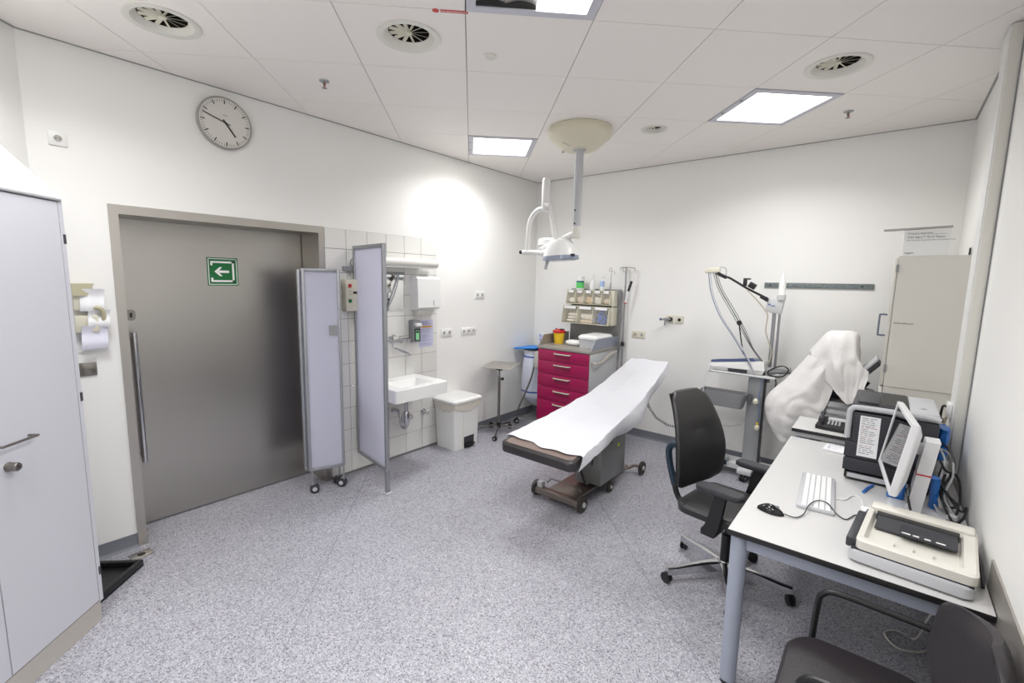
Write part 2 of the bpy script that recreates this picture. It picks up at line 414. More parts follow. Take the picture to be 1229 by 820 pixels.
# exit sign
t = thing('exit_sign', 'green emergency exit sign with white left arrow on the steel door', 'sign', (-.28, -3.635, 1.80))
sm = frame_mtx((-.28, -3.635, 1.805), EY, EX)
part('sign_plate', MB().box(-.105, .105, -.105, .105, .0, .002, mtx=sm), m_green, t, world=True, smooth=False)
mw = mat('sign_white', '#f2f0ee', .5)
mb = MB()
for a in ((-.098, .098, .093, .098), (-.098, .098, -.098, -.093), (-.098, -.093, -.098, .098), (.093, .098, -.098, .098)): mb.box(*a, .002, .0026, mtx=sm)
part('sign_border', mb, mw, t, world=True, smooth=False)
mb = MB()
for a in ((-.082, .078, .064, .078), (-.082, .078, -.078, -.064), (.064, .078, -.078, .078), (-.082, -.068, .046, .064), (-.082, -.068, -.064, -.046)): mb.box(*a, .002, .0026, mtx=sm)
part('door_symbol', mb, mw, t, world=True, smooth=False)
mb = MB(); mb.box(-.03, .042, -.009, .009, .002, .0026, mtx=sm)
mb.prism([(-.058, 0), (-.022, .034), (-.004, .034), (-.034, 0)], .002, .0026, sm); mb.prism([(-.058, 0), (-.034, 0), (-.004, -.034), (-.022, -.034)], .002, .0026, sm)
part('arrow', mb, mw, t, world=True, smooth=False)
# floor socket plate by the door frame
t = thing('floor_plate', 'small steel cover plate with a round hole set in the floor by the door frame', 'floor plate', (.14, -4.35, 0))
part('plate', MB().obox((.14, -4.345, .003), (.085, .115, .006), Matrix.Rotation(R(8), 3, 'Z'), bev=.002), m_frame, t, world=True)
part('hole', MB().cyl((.145, -4.345, .006), (.145, -4.345, .0068), .022), m_black, t, world=True)

# ------------------------------------------------------------------ sockets and switches
def plate_thing(name, label, o, ex, ez, gangs, kind='socket', sz=.078, cat='socket', holem=None, matp=None, vertical=False):
    t = thing(name, label, cat, o); ex_, ez_ = Vector(ex), Vector(ez); m0 = frame_mtx(o, ex, ez)
    mb = MB(); mb.box(-sz*gangs/2, sz*gangs/2, -sz/2, sz/2, .0, .009, bev=.002, mtx=m0)
    part('cover_plate', mb, matp or m_white, t, world=True)
    for k in range(gangs):
        cx = (k-(gangs-1)/2)*sz
        if kind == 'socket':
            mb = MB(); mb.lathe([(.021, .0092), (.021, .0115), (.0185, .0115), (.0175, .0096)], o=m0 @ Vector((cx, 0, 0)), axis=ez, n=20, caps=False)
            part('socket_ring', mb, matp or m_white, t, world=True)
            part('socket_well', MB().cyl(m0 @ Vector((cx, 0, .0092)), m0 @ Vector((cx, 0, .0098)), .0175, n=20), holem or mat_well, t, world=True)
            mb = MB()
            for s_ in (-1, 1): mb.cyl(m0 @ Vector((cx+s_*.0085, 0, .0098)), m0 @ Vector((cx+s_*.0085, 0, .0103)), .003, n=8)
            part('pin_hole', mb, m_black, t, world=True)
        else:
            part('rocker', MB().box(cx-.026, cx+.026, -.026, .026, .009, .0125, bev=.002, mtx=m0), matp or m_white, t, world=True)
    return t
mat_well = mat('socket_well', '#a9a69e', .6)
plate_thing('wall_socket', 'single white socket high on the wall left of the clock', (0, -4.515, 2.515), EY, EX, 1)
plate_thing('wall_socket', 'double white socket on the left wall, upper one above the rest', (0, -1.085, 1.61), EY, EX, 2)
plate_thing('wall_socket', 'double white socket just right of the tiled area', (0, -1.60, 1.21), EY, EX, 2)
plate_thing('wall_socket', 'triple white socket on the left wall above the instrument table', (0, -1.265, 1.205), EY, EX, 3)
plate_thing('wall_socket', 'double cream socket on the back wall right of the drip pole', (1.485, 0, 1.195), EX, (0, -1, 0), 2, matp=m_cream)
sk = plate_thing('wall_socket', 'cream socket with black insert beside the gas outlet on the back wall', (1.94, 0, 1.395), EX, (0, -1, 0), 1, matp=m_cream, holem=m_black, sz=.085)
plate_thing('light_switch', 'grey metal wall switch below the paper holder beside the locker', (0, -4.488, 1.205), EY, EX, 1, kind='switch', cat='switch', matp=m_satin, sz=.08)
t = thing('gas_outlet', 'cream gas outlet with grey valve plugged in on the back wall', 'outlet', (1.835, 0, 1.395))
part('cover_plate', MB().box(1.795, 1.877, -.010, 0, 1.352, 1.437, bev=.002), m_cream, t, world=True)
part('coupling', MB().cyl((1.845, -.01, 1.395), (1.845, -.035, 1.395), .024), m_black, t, world=True)
mb = MB(); mb.cyl((1.845, -.035, 1.395), (1.82, -.075, 1.395), .016); mb.cyl((1.815, -.08, 1.41), (1.812, -.08, 1.33), .014, .007); mb.cyl((1.84, -.075, 1.395), (1.775, -.085, 1.395), .010)
part('valve', mb, m_midgrey, t, world=True)
part('valve_knob', MB().cyl((1.775, -.085, 1.395), (1.755, -.088, 1.395), .013), m_teal2, t, world=True)

# ------------------------------------------------------------------ wall clock, 16:48
t = thing('wall_clock', 'round white wall clock with black hands above the steel door', 'clock', (0, -3.667, 2.813))
cc = (0, -3.667, 2.813); m0 = frame_mtx(cc, EY, EX); rc = .170
part('case', MB().lathe([(rc-.004, 0), (rc, .006), (rc, .032), (rc-.004, .037), (rc-.010, .034), (rc-.011, .028)], o=cc, axis=EX, n=48), mat('clock_rim', '#a7a49e', .35, .3), t, world=True)
part('dial', MB().cyl((.028, cc[1], cc[2]), (.0302, cc[1], cc[2]), rc-.0115, n=48), mat('clock_dial', '#d9d6cf', .4), t, world=True)
mb = MB()
for k in range(60):
    a = R(6*k); big = k % 5 == 0
    mb.box(-(.0034 if big else .0010), (.0034 if big else .0010), rc-(.046 if big else .034), rc-.018, .0302, .0308, mtx=m0 @ Matrix.Rotation(a, 4, 'Z'))
part('minute_marks', mb, m_ink, t, world=True, smooth=False)
part('minute_hand', MB().box(-.0032, .0032, -.03, .145, .034, .0352, mtx=m0 @ Matrix.Rotation(R(-288), 4, 'Z')), m_black, t, world=True, smooth=False)
part('hour_hand', MB().box(-.005, .005, -.025, .10, .0315, .033, mtx=m0 @ Matrix.Rotation(R(-144), 4, 'Z')), m_black, t, world=True, smooth=False)
part('hub', MB().cyl((.030, cc[1], cc[2]), (.036, cc[1], cc[2]), .007, n=12), m_black, t, world=True)
part('maker_mark', MB().box(-.016, .016, .048, .052, .0302, .0307, mtx=m0), m_midgrey, t, world=True, smooth=False)

# ------------------------------------------------------------------ ceiling fittings
lab = {(3, 3): 'square ceiling light nearest the far left corner, left of the lamp canopy', (6, 1): 'large square ceiling light on the right half of the ceiling',
       (3, -1): 'square louvred ceiling light cut off by the top edge of the photo', (0, -1): 'square ceiling light above the grey locker', (3, -3): 'unseen square fill light added over the desk end of the room', (0, -3): 'unseen square fill light added in the corner behind the grey locker'}
m_frameW = mat('light_frame', '#c9c9d2', .4)
m_slot = mat('clip_slot', '#2a2a2a', .7)
m_refl = mat('reflector', '#d8d4d2', .22, .5, bump=.6, bscale=14)
for i, j, k in LIGHTS:
    x, y = cell(i, j); t = thing('ceiling_light', lab[(i, j)], 'light', (x, y, HT), TH)
    a, b = SA/2-.004, .262; mb = MB(); z0, z1 = -.006, .012
    mb.box(-a, a, -a, -b, z0, z1); mb.box(-a, a, b, a, z0, z1); mb.box(-a, -b, -b, b, z0, z1); mb.box(b, a, -b, b, z0, z1)
    part('frame', mb, m_frameW, t, smooth=False)
    if (i, j) == (3, -1):
        part('diffuser', MB().box(.02, b, -b, b, .0, .006), m_lampglow, t, smooth=False)
        part('reflector', MB().grid(lambda u, v: (-b+(b+.02)*u, -b+2*b*v, .018+.016*abs(math.sin(u*math.pi*2))+.008*math.sin(v*math.pi*6)), 16, 24, .002), m_refl, t)
        part('end_cap', MB().box(-b, .02, b-.012, b, .0, .05), m_slot, t)
    else:
        part('diffuser', MB().box(-b, b, -b, b, .0, .006), m_lampglow, t, smooth=False)
    for s_ in (-.12, .12): part('clip_slot', MB().box(-a+.008, -a+.018, s_-.012, s_+.012, z0-.001, z0), m_slot, t, smooth=False)
mat_duct = mat('duct_dark', '#17140f', .8)
for n_, ((px, py), r, l) in enumerate(vent_pos):
    t = thing('ceiling_vent', l, 'vent', (px, py, HT), R(n_*37))
    part('flange', MB().lathe([(r, .0), (r, -.005), (r-.006, -.007), (r*.80, -.004), (r*.68, .012), (r*.64, .024), (r*.66, .026), (r*.74, .02), (r-.02, .0)], n=40, caps=False), m_white2, t)
    part('duct', MB().lathe([(r*.65, .024), (r*.65, .09), (.001, .09)], n=24, caps=False), mat_duct, t)
    part('hub', MB().lathe([(r*.09, .026), (r*.11, .018), (r*.08, .014)], n=16), m_cream, t)
    for k in range(12):
        a = 2*math.pi*k/12; m_ = Matrix.Rotation(a, 4, 'Z') @ Matrix.Translation((r*.36, 0, .022)) @ Matrix.Rotation(R(28), 4, 'X')
        part('blade', MB().box(-r*.26, r*.26, -.0055*r/.1, .0055*r/.1, -.0006, .0006, mtx=m_), m_cream, t, smooth=False)
for (x, y), l in (((.70, -3.31), 'brass and red sprinkler head on the ceiling near the clock'), ((1.14, -1.16), 'sprinkler head half behind the lamp canopy'), ((3.31, -.73), 'sprinkler head right of the large ceiling light')):
    t = thing('sprinkler', l, 'sprinkler', (x, y, HT))
    part('rosette', MB().lathe([(.032, 0), (.03, -.006), (.014, -.009)], n=20), m_alu, t)
    part('head', MB().lathe([(.009, -.008), (.008, -.03), (.004, -.032), (.004, -.042), (.016, -.044), (.016, -.046)], n=12), m_satin, t)
    part('bulb', MB().cyl((.006, 0, -.018), (.006, 0, -.036), .0035, n=8), m_red, t)
solo('smoke_detector', MB().lathe([(.034, HT), (.034, HT-.008), (.030, HT-.012)], o=(1.79, -2.91, 0), n=28), m_white2, 'small flat round button on the ceiling below the cut-off light', 'detector')
t = thing('ceiling_marker', 'red dot and red label strip stuck on the ceiling by the light', 'label', (1.94, -3.37, HT))
ma = Vector((ca, sa, 0)); mbv = Vector((-sa, ca, 0)); base = Vector((1.93, -3.36, HT-.0008)); ang = Matrix.Rotation(TH, 3, 'Z')
ex_l = 0
o_lab = Vector((1.88+.085*ca, -3.395+.085*sa, HT-.001))
part('strip', MB().obox(o_lab, (.13, .022, .0015), ang), m_red, t, world=True, smooth=False)
part('dot', MB().lathe([(.016, 0), (.016, -.0015)], o=o_lab-Vector((ca, sa, 0))*.088+Vector((0, 0, .0005)), n=20), m_red, t, world=True)
part('lettering', text_mesh('RG-BRANDSCHUTZ', .0135, mw, frame_mtx(o_lab+Vector((-ca*.060, -sa*.060, -.0012))+mbv*.005, (ca, sa, 0), (0, 0, -1)), .0002), None, t, world=True)
def rrect(x0, x1, y0, y1, z, r=.02, n=4):
    p = []
    for cx_, cy_, a0 in ((x1-r, y1-r, 0), (x0+r, y1-r, 90), (x0+r, y0+r, 180), (x1-r, y0+r, 270)):
        for k in range(n+1): a = R(a0+90*k/n); p.append((cx_+r*math.cos(a), cy_+r*math.sin(a), z))
    return p
def swivel(parent, x, y, r, ztop, ang=0, wm=None, fm=None, two=True, name='caster', hub=None):
    """castor: two wheels, fork and stem"""
    d = Vector((math.cos(ang), math.sin(ang), 0)); n = Vector((-d.y, d.x, 0)); o = Vector((x, y, 0)); c = o-d*r*.45+Vector((0, 0, r))
    mb = MB(); mb.cyl(o+Vector((0, 0, r*1.3)), o+Vector((0, 0, ztop)), r*.22, n=10)
    mb.tube([o+Vector((0, 0, r*1.9)), c+Vector((0, 0, r*1.15)), c+Vector((0, 0, r*.1))], r*.25, 8, smooth=3)
    f = part('caster_fork', mb, fm or m_dark, parent, world=True)
    mb = MB()
    for s_ in ((-1, 1) if two else (0,)):
        cc_ = c+n*s_*r*.38; w_ = r*.26
        mb.lathe([(r*.82, -w_), (r, -w_*.6), (r, w_*.6), (r*.82, w_)], o=cc_, axis=n, n=20)
    wh = part('caster_wheel', mb, wm or m_rubber, f, world=True)
    mb = MB(); mb.lathe([(r*.5, -r*.66 if two else -r*.30), (r*.5, r*.66 if two else r*.30)], o=c, axis=n, n=14)
    part('wheel_hub', mb, hub or m_midgrey, f, world=True)
    return f
# ------------------------------------------------------------------ grey locker, 45 degrees to the room
t = thing('locker', 'tall light grey two-door locker with a sloping top at the left edge', 'locker', (.68, -4.61, 0), R(-45))
LW = .955; D = -.49
part('carcass', MB().box(0, LW, D, -.022, .11, 2.10), m_locker, t, smooth=False)
part('plinth', MB().box(.004, LW-.004, D, -.012, 0, .106), m_beige, t, smooth=False)
mb = MB(); v = [mb.bm.verts.new(p) for p in ((0, -.002, 2.115), (0, D, 2.115), (0, D, 2.60), (LW, -.002, 2.115), (LW, D, 2.115), (LW, D, 2.60))]
for f_ in ((0, 1, 2), (3, 5, 4), (0, 2, 5, 3), (0, 3, 4, 1), (1, 4, 5, 2)): mb.bm.faces.new([v[i] for i in f_])
part('sloping_top', mb, m_white, t, smooth=False)
part('top_rail', MB().box(.004, LW, -.03, .006, 2.098, 2.116, bev=.006), m_lgrey, t)
mb = MB(); mb.box(0, .022, -.022, .0, .11, 2.10); mb.box(LW-.022, LW, -.022, 0, .11, 2.1)
part('side_frame', mb, m_locker, t, smooth=False)
for a, b in ((.025, .479), (.483, .93)):
    d_ = part('door', MB().box(a, b, -.0215, .0, .118, 2.094, bev=.0015, seg=1), m_locker, t)
    hx = .385 if a < .4 else .52
    if a < .4:
        mb = MB(); mb.tube([(hx-.095, 0, 1.085), (hx-.095, .032, 1.085), (hx-.085, .036, 1.085), (hx+.045, .036, 1.085), (hx+.055, .032, 1.085), (hx+.055, 0, 1.085)], .0055, 10, smooth=3)
        part('handle', mb, m_satin, d_)
        mb = MB(); mb.lathe([(.020, 0), (.020, .004), (.016, .006), (.016, .016), (.018, .018), (.018, .036), (.015, .040)], o=(.392, 0, .985), axis=EY, n=22)
        part('lock', mb, m_satin, d_); part('keyhole', MB().box(.390, .394, .040, .0405, .979, .991), m_black, d_)
for z in (1.93, 1.18, .27): part('hinge', MB().box(-.004, .012, -.004, .001, z-.022, z+.022, bev=.001, seg=1), m_dark, t)
# black tray on the floor beside the locker
t = thing('drip_tray', 'flat black plastic tray on the floor between locker and steel door', 'tray', (.68, -4.61, 0), R(-45))
x0, x1, y0, y1 = -.455, -.03, -.45, -.105
mb = MB(); mb.box(x0, x1, y0, y1, .0, .006)
for b_ in ((x0, x1, y0, y0+.028), (x0, x1, y1-.028, y1), (x0, x0+.028, y0+.028, y1-.028), (x1-.028, x1, y0+.028, y1-.028)): mb.box(b_[0], b_[1], b_[2], b_[3], .006, .042, bev=.006)
part('tray_body', mb, m_black, t)
# glove and paper holder beside the door
t = thing('paper_holder', 'cream wall holder with crumpled white forms beside the locker', 'holder', (0, -4.44, 1.5))
part('back_plate', MB().box(.0, .006, -4.53, -4.385, 1.31, 1.665), mat('clear_sleeve', '#ecebe8', .25), t, world=True, smooth=False)
mb = MB(); mb.box(.006, .05, -4.53, -4.44, 1.56, 1.70, bev=.006); mb.box(.006, .055, -4.53, -4.425, 1.43, 1.53, bev=.006)
part('cream_box', mb, m_cream, t, world=True)
mb = MB(); mb.prism([(-.075, 0), (.022, 0), (-.012, -.07), (-.075, -.07)], 0, .06, frame_mtx((.006, -4.455, 1.715), EY, EX)); part('bracket', mb, mat('cream_dark', '#b9b497', .4), t, world=True)
mb = MB(); mb.tube([(.05, -4.47, 1.57), (.065, -4.43, 1.575), (.06, -4.405, 1.55), (.045, -4.40, 1.49)], .012, 8)
part('glove_hook', mb, bpy.data.materials['cream_dark'], t, world=True)
rd = random.Random(3)
for a, (oy, oz, w_, h_) in enumerate(((-4.45, 1.62, .11, .13), (-4.455, 1.40, .12, .14), (-4.43, 1.51, .10, .10))):
    part('form_sheet', MB().grid(lambda u, v: (.058+.012*math.sin(u*5+a)+.008*math.sin(v*7), oy-w_/2+w_*u+.01*v, oz-h_/2+h_*v), 8, 8, .001), m_sheetpaper if a != 1 else mat('pale_form', '#dcdce8', .7), t, world=True)

# ------------------------------------------------------------------ wash place
t = thing('wash_basin', 'white ceramic wash basin on the tiled wall beside the swing screen', 'basin', (0, -2.33, .82))
y0, y1, xo, zt = -2.635, -2.04, .50, .825
def basin(u, v):
    a = 2*math.pi*u
    return a
mb = MB(); n = 48; rings_ = []
def rr(w2, h2, cx, cy, rad, z):
    pts = []
    for k in range(n):
        a = 2*math.pi*(k+.5)/n; c_, s_ = math.cos(a), math.sin(a); e = rad
        pts.append((cx+w2*math.copysign(abs(c_)**e, c_), cy+h2*math.copysign(abs(s_)**e, s_), z))
    return pts
cx, cy, hx, hy = .2565, (y0+y1)/2, .245, (y1-y0)/2
def rre(w2, h2, cx_, cy_, z):       # ellipse sampled towards the points of the outer rectangle
    base_ = rrect(-.245, .245, -.2975, .2975, 0, .022, 11)
    out = []
    for x, y, _ in base_:
        a = math.atan2(y/.2975, x/.245); out.append((cx_+w2*math.cos(a), cy_+h2*math.sin(a), z))
    return out
def rrr(x0_, x1_, y0_, y1_, z, r=.022): return rrect(x0_, x1_, y0_, y1_, z, r, 11)
rings_ = [rrr(.03, .30, y0+.10, y1-.10, zt-.165, .05), rrr(.012, .46, y0+.03, y1-.03, zt-.125, .03), rrr(.0115, xo, y0, y1, zt-.115), rrr(.0115, xo, y0, y1, zt-.006), rrr(.0155, xo-.004, y0+.004, y1-.004, zt),
          rre(.19, .262, cx+.03, cy, zt-.002), rre(.18, .252, cx+.03, cy, zt-.012), rre(.13, .19, cx+.03, cy, zt-.085), rre(.05, .06, cx+.02, cy, zt-.115)]
mb.rings(rings_); part('bowl', mb, m_ceramic, t, world=True)
part('drain', MB().lathe([(.024, zt-.1145), (.022, zt-.112), (.01, zt-.1125)], o=(cx+.02, cy, 0), n=20), m_chrome, t, world=True)
mb = MB(); mb.cyl((.20, -2.30, zt-.15), (.20, -2.30, .44), .016); mb.lathe([(.028, .40), (.033, .42), (.033, .50), (.026, .52)], o=(.20, -2.30, 0)); mb.lathe([(.02, .375), (.028, .40)], o=(.2, -2.3, 0)); mb.tube([(.20, -2.30, .40), (.19, -2.30, .36), (.15, -2.30, .35), (.12, -2.30, .38), (.11, -2.30, .45), (.08, -2.30, .50), (.012, -2.30, .50)], .016, 12)
mb.lathe([(.036, 0), (.034, .008), (.02, .012)], o=(.0095, -2.30, .50), axis=EX)
part('trap', mb, m_chrome, t, world=True)
for y in (-2.145, -1.935):
    mb = MB(); mb.lathe([(.034, 0), (.032, .006), (.016, .012), (.014, .05), (.020, .054), (.020, .075), (.014, .08)], o=(.0095, y, .405), axis=EX, n=20); mb.cyl((.05, y, .405), (.05, y+.03, .42), .008)
    part('angle_valve', mb, m_chrome, t, world=True)
t = thing('wall_faucet', 'chrome wall-mounted tap above the wash basin', 'tap', (0, -2.32, 1.19))
mb = MB(); mb.tube([(.05, -2.43, 1.185), (.05, -2.17, 1.185)], .017, 14, smooth=0); 
for y in (-2.41, -2.21): mb.lathe([(.032, 0), (.030, .01), (.015, .014), (.015, .045)], o=(.0095, y, 1.185), axis=EX, n=20)
part('body', mb, m_chrome, t, world=True)
part('knob', MB().cyl((.05, -2.17, 1.185), (.05, -2.135, 1.185), .021, .019), m_chrome, t, world=True)
mb = MB(); mb.tube([(.05, -2.33, 1.175), (.06, -2.33, 1.13), (.13, -2.30, 1.10), (.21, -2.27, 1.075), (.215, -2.27, 1.06)], .010, 12); part('spout', mb, m_chrome, t, world=True)
mb = MB(); mb.tube([(.06, -2.35, 1.20), (.07, -2.35, 1.245), (.12, -2.36, 1.25)], .007, 8); mb.cyl((.05, -2.35, 1.195), (.05, -2.35, 1.235), .02)
part('lever', mb, m_chrome, t, world=True)
t = thing('mirror', 'frameless wall mirror above the tap, half hidden by the swing screen', 'mirror', (0, -2.36, 1.65))
part('glass', MB().box(.0096, .0145, -2.575, -2.165, 1.47, 1.815, bev=.001, seg=1), m_mirror, t, world=True)
part('top_clip', MB().box(.0096, .0165, -2.575, -2.165, 1.815, 1.84), m_midgrey, t, world=True)
t = thing('tube_lamp', 'long white tube wall lamp above the mirror', 'lamp', (0, -2.28, 1.90))
part('tube', MB().lathe([(.03, 0), (.042, .01), (.042, .79), (.03, .80)], o=(.10, -2.62, 1.93), axis=EY, n=24), m_white2, t, world=True)
part('mount', MB().box(.0096, .075, -2.5, -1.95, 1.945, 1.97, bev=.003), m_white2, t, world=True)
part('cover', MB().box(.07, .125, -2.60, -1.86, 1.882, 1.893, bev=.003), m_white, t, world=True)
t = thing('towel_dispenser', 'white paper towel dispenser on the tiles right of the mirror', 'dispenser', (0, -1.94, 1.62))
mb = MB(); mb.rings([[(x, y, z) for x, y in ((.0096, -2.09), (.0096, -1.80), (dx, -1.80), (dx, -2.09))] for z, dx in ((1.475, .09), (1.50, .135), (1.78, .125), (1.80, .105), (1.805, .03))])
part('housing', mb, m_white, t, world=True)
part('lower_chute', MB().prism([(0.0096, 1.475), (.088, 1.475), (.05, 1.42), (.0096, 1.42)], -2.05, -1.84, frame_mtx((0, 0, 0), EX, EY) @ Matrix(((1, 0, 0, 0), (0, -1, 0, 0), (0, 0, 1, 0), (0, 0, 0, 1)))), m_white2, t, world=True, smooth=False)
part('sight_slot', MB().box(.1335, .137, -1.895, -1.890, 1.52, 1.57), m_midgrey, t, world=True)
t = thing('soap_dispenser', 'grey soap dispenser with green bottle window above the basin', 'dispenser', (0, -2.06, 1.26))
part('housing', MB().box(.0096, .085, -2.115, -2.02, 1.155, 1.375, bev=.008), m_midgrey, t, world=True)
part('bottle', MB().box(.085, .092, -2.10, -2.035, 1.17, 1.29), m_dark, t, world=True)
part('bottle_label', MB().box(.092, .0925, -2.09, -2.047, 1.18, 1.275), mat('soap_green', '#8fd6a0', .5), t, world=True, smooth=False)
part('brand_block', MB().box(.0925, .093, -2.085, -2.052, 1.25, 1.268), m_ink, t, world=True, smooth=False)
part('arm_lever', MB().box(.075, .12, -2.10, -2.03, 1.315, 1.345, bev=.006), m_white, t, world=True)
t = thing('hygiene_notice', 'lilac printed notice with an orange bar under the towel dispenser', 'notice', (0, -1.89, 1.23))
part('sheet', MB().box(.0096, .0108, -1.985, -1.795, 1.085, 1.365), m_lilac, t, world=True, smooth=False)
part('bar', MB().box(.0108, .0112, -1.95, -1.81, 1.285, 1.30), m_orange, t, world=True, smooth=False)
text_lines(t, (.0108, -1.975, 1.345), EY, EX, .17, 3, .012, .004, m_ink, 5, 'heading')
text_lines(t, (.0108, -1.975, 1.27), EY, EX, .17, 14, .0125, .0025, m_inkb, 6)
# electrical test box and screen bracket
t = thing('control_box', 'cream wall control box with red and green switches left of the screen', 'control box', (0, -2.76, 1.63))
part('housing', MB().box(.0096, .085, -2.83, -2.62, 1.49, 1.765, bev=.01), m_cream, t, world=True)
part('red_switch', MB().box(.085, .094, -2.805, -2.78, 1.695, 1.725), m_red, t, world=True)
part('green_switch', MB().box(.085, .094, -2.805, -2.78, 1.565, 1.595), m_green, t, world=True)
for z in (1.66, 1.635): part('mark', MB().box(.085, .0858, -2.80, -2.77, z, z+.004), m_midgrey, t, world=True, smooth=False)
part('display', MB().box(.085, .087, -2.76, -2.72, 1.64, 1.66), m_black, t, world=True)
t = thing('wall_bracket', 'grey wall bracket with ring holding the swing screen', 'bracket', (0, -2.75, 1.85))
mb = MB(); mb.box(.0096, .05, -2.815, -2.70, 1.835, 1.875, bev=.004); mb.cyl((.03, -2.75, 1.83), (.03, -2.75, 1.80), .006)
part('plate', mb, m_midgrey, t, world=True)
part('ring', MB().tube([(.035, -2.72+.028*math.cos(a), 1.905+.035*math.sin(a)) for a in [k*math.pi/5 for k in range(10)]], .006, 8, smooth=2, close=True), m_midgrey, t, world=True)

# ------------------------------------------------------------------ screens
def panel_frame(t, a, b, z0, z1, fw_=.022, th=.03, fabric=True):
    a, b = Vector((*a, 0)), Vector((*b, 0)); L_ = (b-a).length; m0 = frame_mtx(a, b-a, (b-a).cross(Vector((0, 0, 1)))) # x along, y? 
    m0 = Matrix((((b-a).normalized()), Vector((0, 0, 1)).cross((b-a).normalized()), Vector((0, 0, 1)))).transposed().to_4x4(); m0.translation = a
    for x in (0, L_-fw_): part('frame_post', MB().box(x, x+fw_, -th/2, th/2, z0, z1, bev=.004, mtx=m0), m_alu2, t, world=True)
    for z in (z0, z1-fw_): part('frame_rail', MB().box(fw_, L_-fw_, -th/2, th/2, z, z+fw_, bev=.003, mtx=m0), m_alu2, t, world=True)
    p = part('screen_panel', MB().box(fw_, L_-fw_, -.004, .004, z0+fw_, z1-fw_, mtx=m0), m_panelfab, t, world=True, smooth=False)
    return p, m0, L_
m_alu2 = mat('screen_frame', '#9fa1a6', .35, .6)
t = thing('folding_screen', 'folded white privacy screen on castors in front of the steel door', 'screen', (.13, -3.08, 0))
panel_frame(t, (.112, -3.225), (.205, -2.955), .19, 1.845)
panel_frame(t, (.062, -3.235), (.155, -2.965), .19, 1.835)
panel_frame(t, (.012, -3.215), (.105, -2.950), .19, 1.83)
part('grip_plate', MB().box(-.03, .03, 0, .004, -.04, .04, mtx=frame_mtx((.197, -3.02, 1.35), (.093, .27, 0), (.27, -.093, 0)) @ Matrix.Rotation(R(-90), 4, 'X')), m_midgrey, t, world=True)
for x, y, a in ((.122, -3.205, -2.0), (.198, -2.965, .6), (.115, -2.955, 1.8)): 
    swivel(t, x, y, .037, .20, a, wm=mat('wheel_blue_grey', '#4c5560', .5) if False else m_dark, fm=m_alu2, hub=m_lgrey)
t = thing('swing_screen', 'tall translucent white screen panel with grey frame and floor post by the basin', 'screen', (.59, -2.80, 0))
panel_frame(t, (.035, -2.712), (.60, -2.80), .19, 2.05, .03, .03)
part('floor_post', MB().box(.572, .604, -2.817, -2.783, .006, .20, bev=.003), m_alu2, t, world=True)
part('foot', MB().obox((.588, -2.80, .0055), (.075, .06, .011), bev=.003), m_lgrey, t, world=True)
mb = MB()
for z in (.185, .35): mb.cyl((.606, -2.805, z), (.609, -2.8055, z), .005, n=8)
part('screw', mb, m_satin, t, world=True)

# ------------------------------------------------------------------ pedal bin
t = thing('pedal_bin', 'white pedal bin with liner hanging under its lid beside the basin', 'bin', (.17, -1.59, 0))
bx0, bx1, by0, by1 = .03, .315, -1.77, -1.43
mb = MB(); mb.rings([rrect(bx0, bx1, by0, by1, 0), rrect(bx0-.012, bx1+.014, by0-.018, by1+.018, .43), rrect(bx0-.012, bx1+.014, by0-.018, by1+.018, .50)])
part('body', mb, m_white, t, world=True)
part('pedal_recess', MB().box(bx1-.002, bx1+.004, by0+.12, by1-.06, .0, .15), m_dark, t, world=True)
part('pedal', MB().box(bx1, bx1+.045, by0+.135, by1-.075, .028, .045, bev=.006), m_black, t, world=True)
part('front_rib', MB().box(bx1+.004, bx1+.014, by0+.11, by0+.118, .0, .44), m_white2, t, world=True)
def linr(u, v):
    a = u*4; k = int(a) % 4; f_ = a-int(a); X0, X1, Y0, Y1 = bx0-.018, bx1+.022, by0-.024, by1+.024
    c_ = [(X0, Y0), (X1, Y0), (X1, Y1), (X0, Y1), (X0, Y0)]; p, q_ = c_[k], c_[k+1]
    sag = .05+.05*math.sin(f_*math.pi) if k in (0, 1) else .05
    return (p[0]+(q_[0]-p[0])*f_, p[1]+(q_[1]-p[1])*f_, .505-(sag*v)+.003*math.sin(u*90))
mb = MB(); mb.grid(linr, 64, 4, .002); part('liner', mb, m_bag, t, world=True)
mb = MB(); mb.rings([rrect(bx0-.026, bx1+.035, by0-.035, by1+.035, .505, .03), rrect(bx0-.03, bx1+.04, by0-.04, by1+.04, .51, .03), rrect(bx0-.03, bx1+.04, by0-.04, by1+.04, .53, .03), rrect(bx0-.01, bx1+.02, by0-.02, by1+.02, .545, .03)])
part('lid', mb, m_white, t, world=True)

# ------------------------------------------------------------------ mobile instrument table
tx, ty = .24, -.99
t = thing('instrument_table', 'small steel instrument table on a five-star base between bin and linen stand', 'table', (tx, ty, 0))
rz = Matrix.Rotation(R(24), 3, 'Z')
mb = MB(); mb.obox((tx+.01, ty+.03, .80), (.36, .46, .008), rz, bev=.003); part('table_top', mb, m_steelH, t, world=True)
mb = MB(); mb.prism([(-.05, 0), (.05, 0), (.02, -.05), (-.02, -.05)], -.03, .03, frame_mtx((tx, ty, .795), EY, EX)); part('top_bracket', mb, m_black, t, world=True)
part('pole', MB().cyl((tx, ty, .42), (tx, ty, .76), .010), m_satin, t, world=True)
part('outer_pole', MB().cyl((tx, ty, .08), (tx, ty, .67), .0155), m_satin, t, world=True)
part('height_knob', MB().lathe([(.008, .012), (.008, .03), (.018, .032), (.018, .05)], o=(tx, ty, .64), axis=(.6, .8, 0), n=14), m_black, t, world=True)
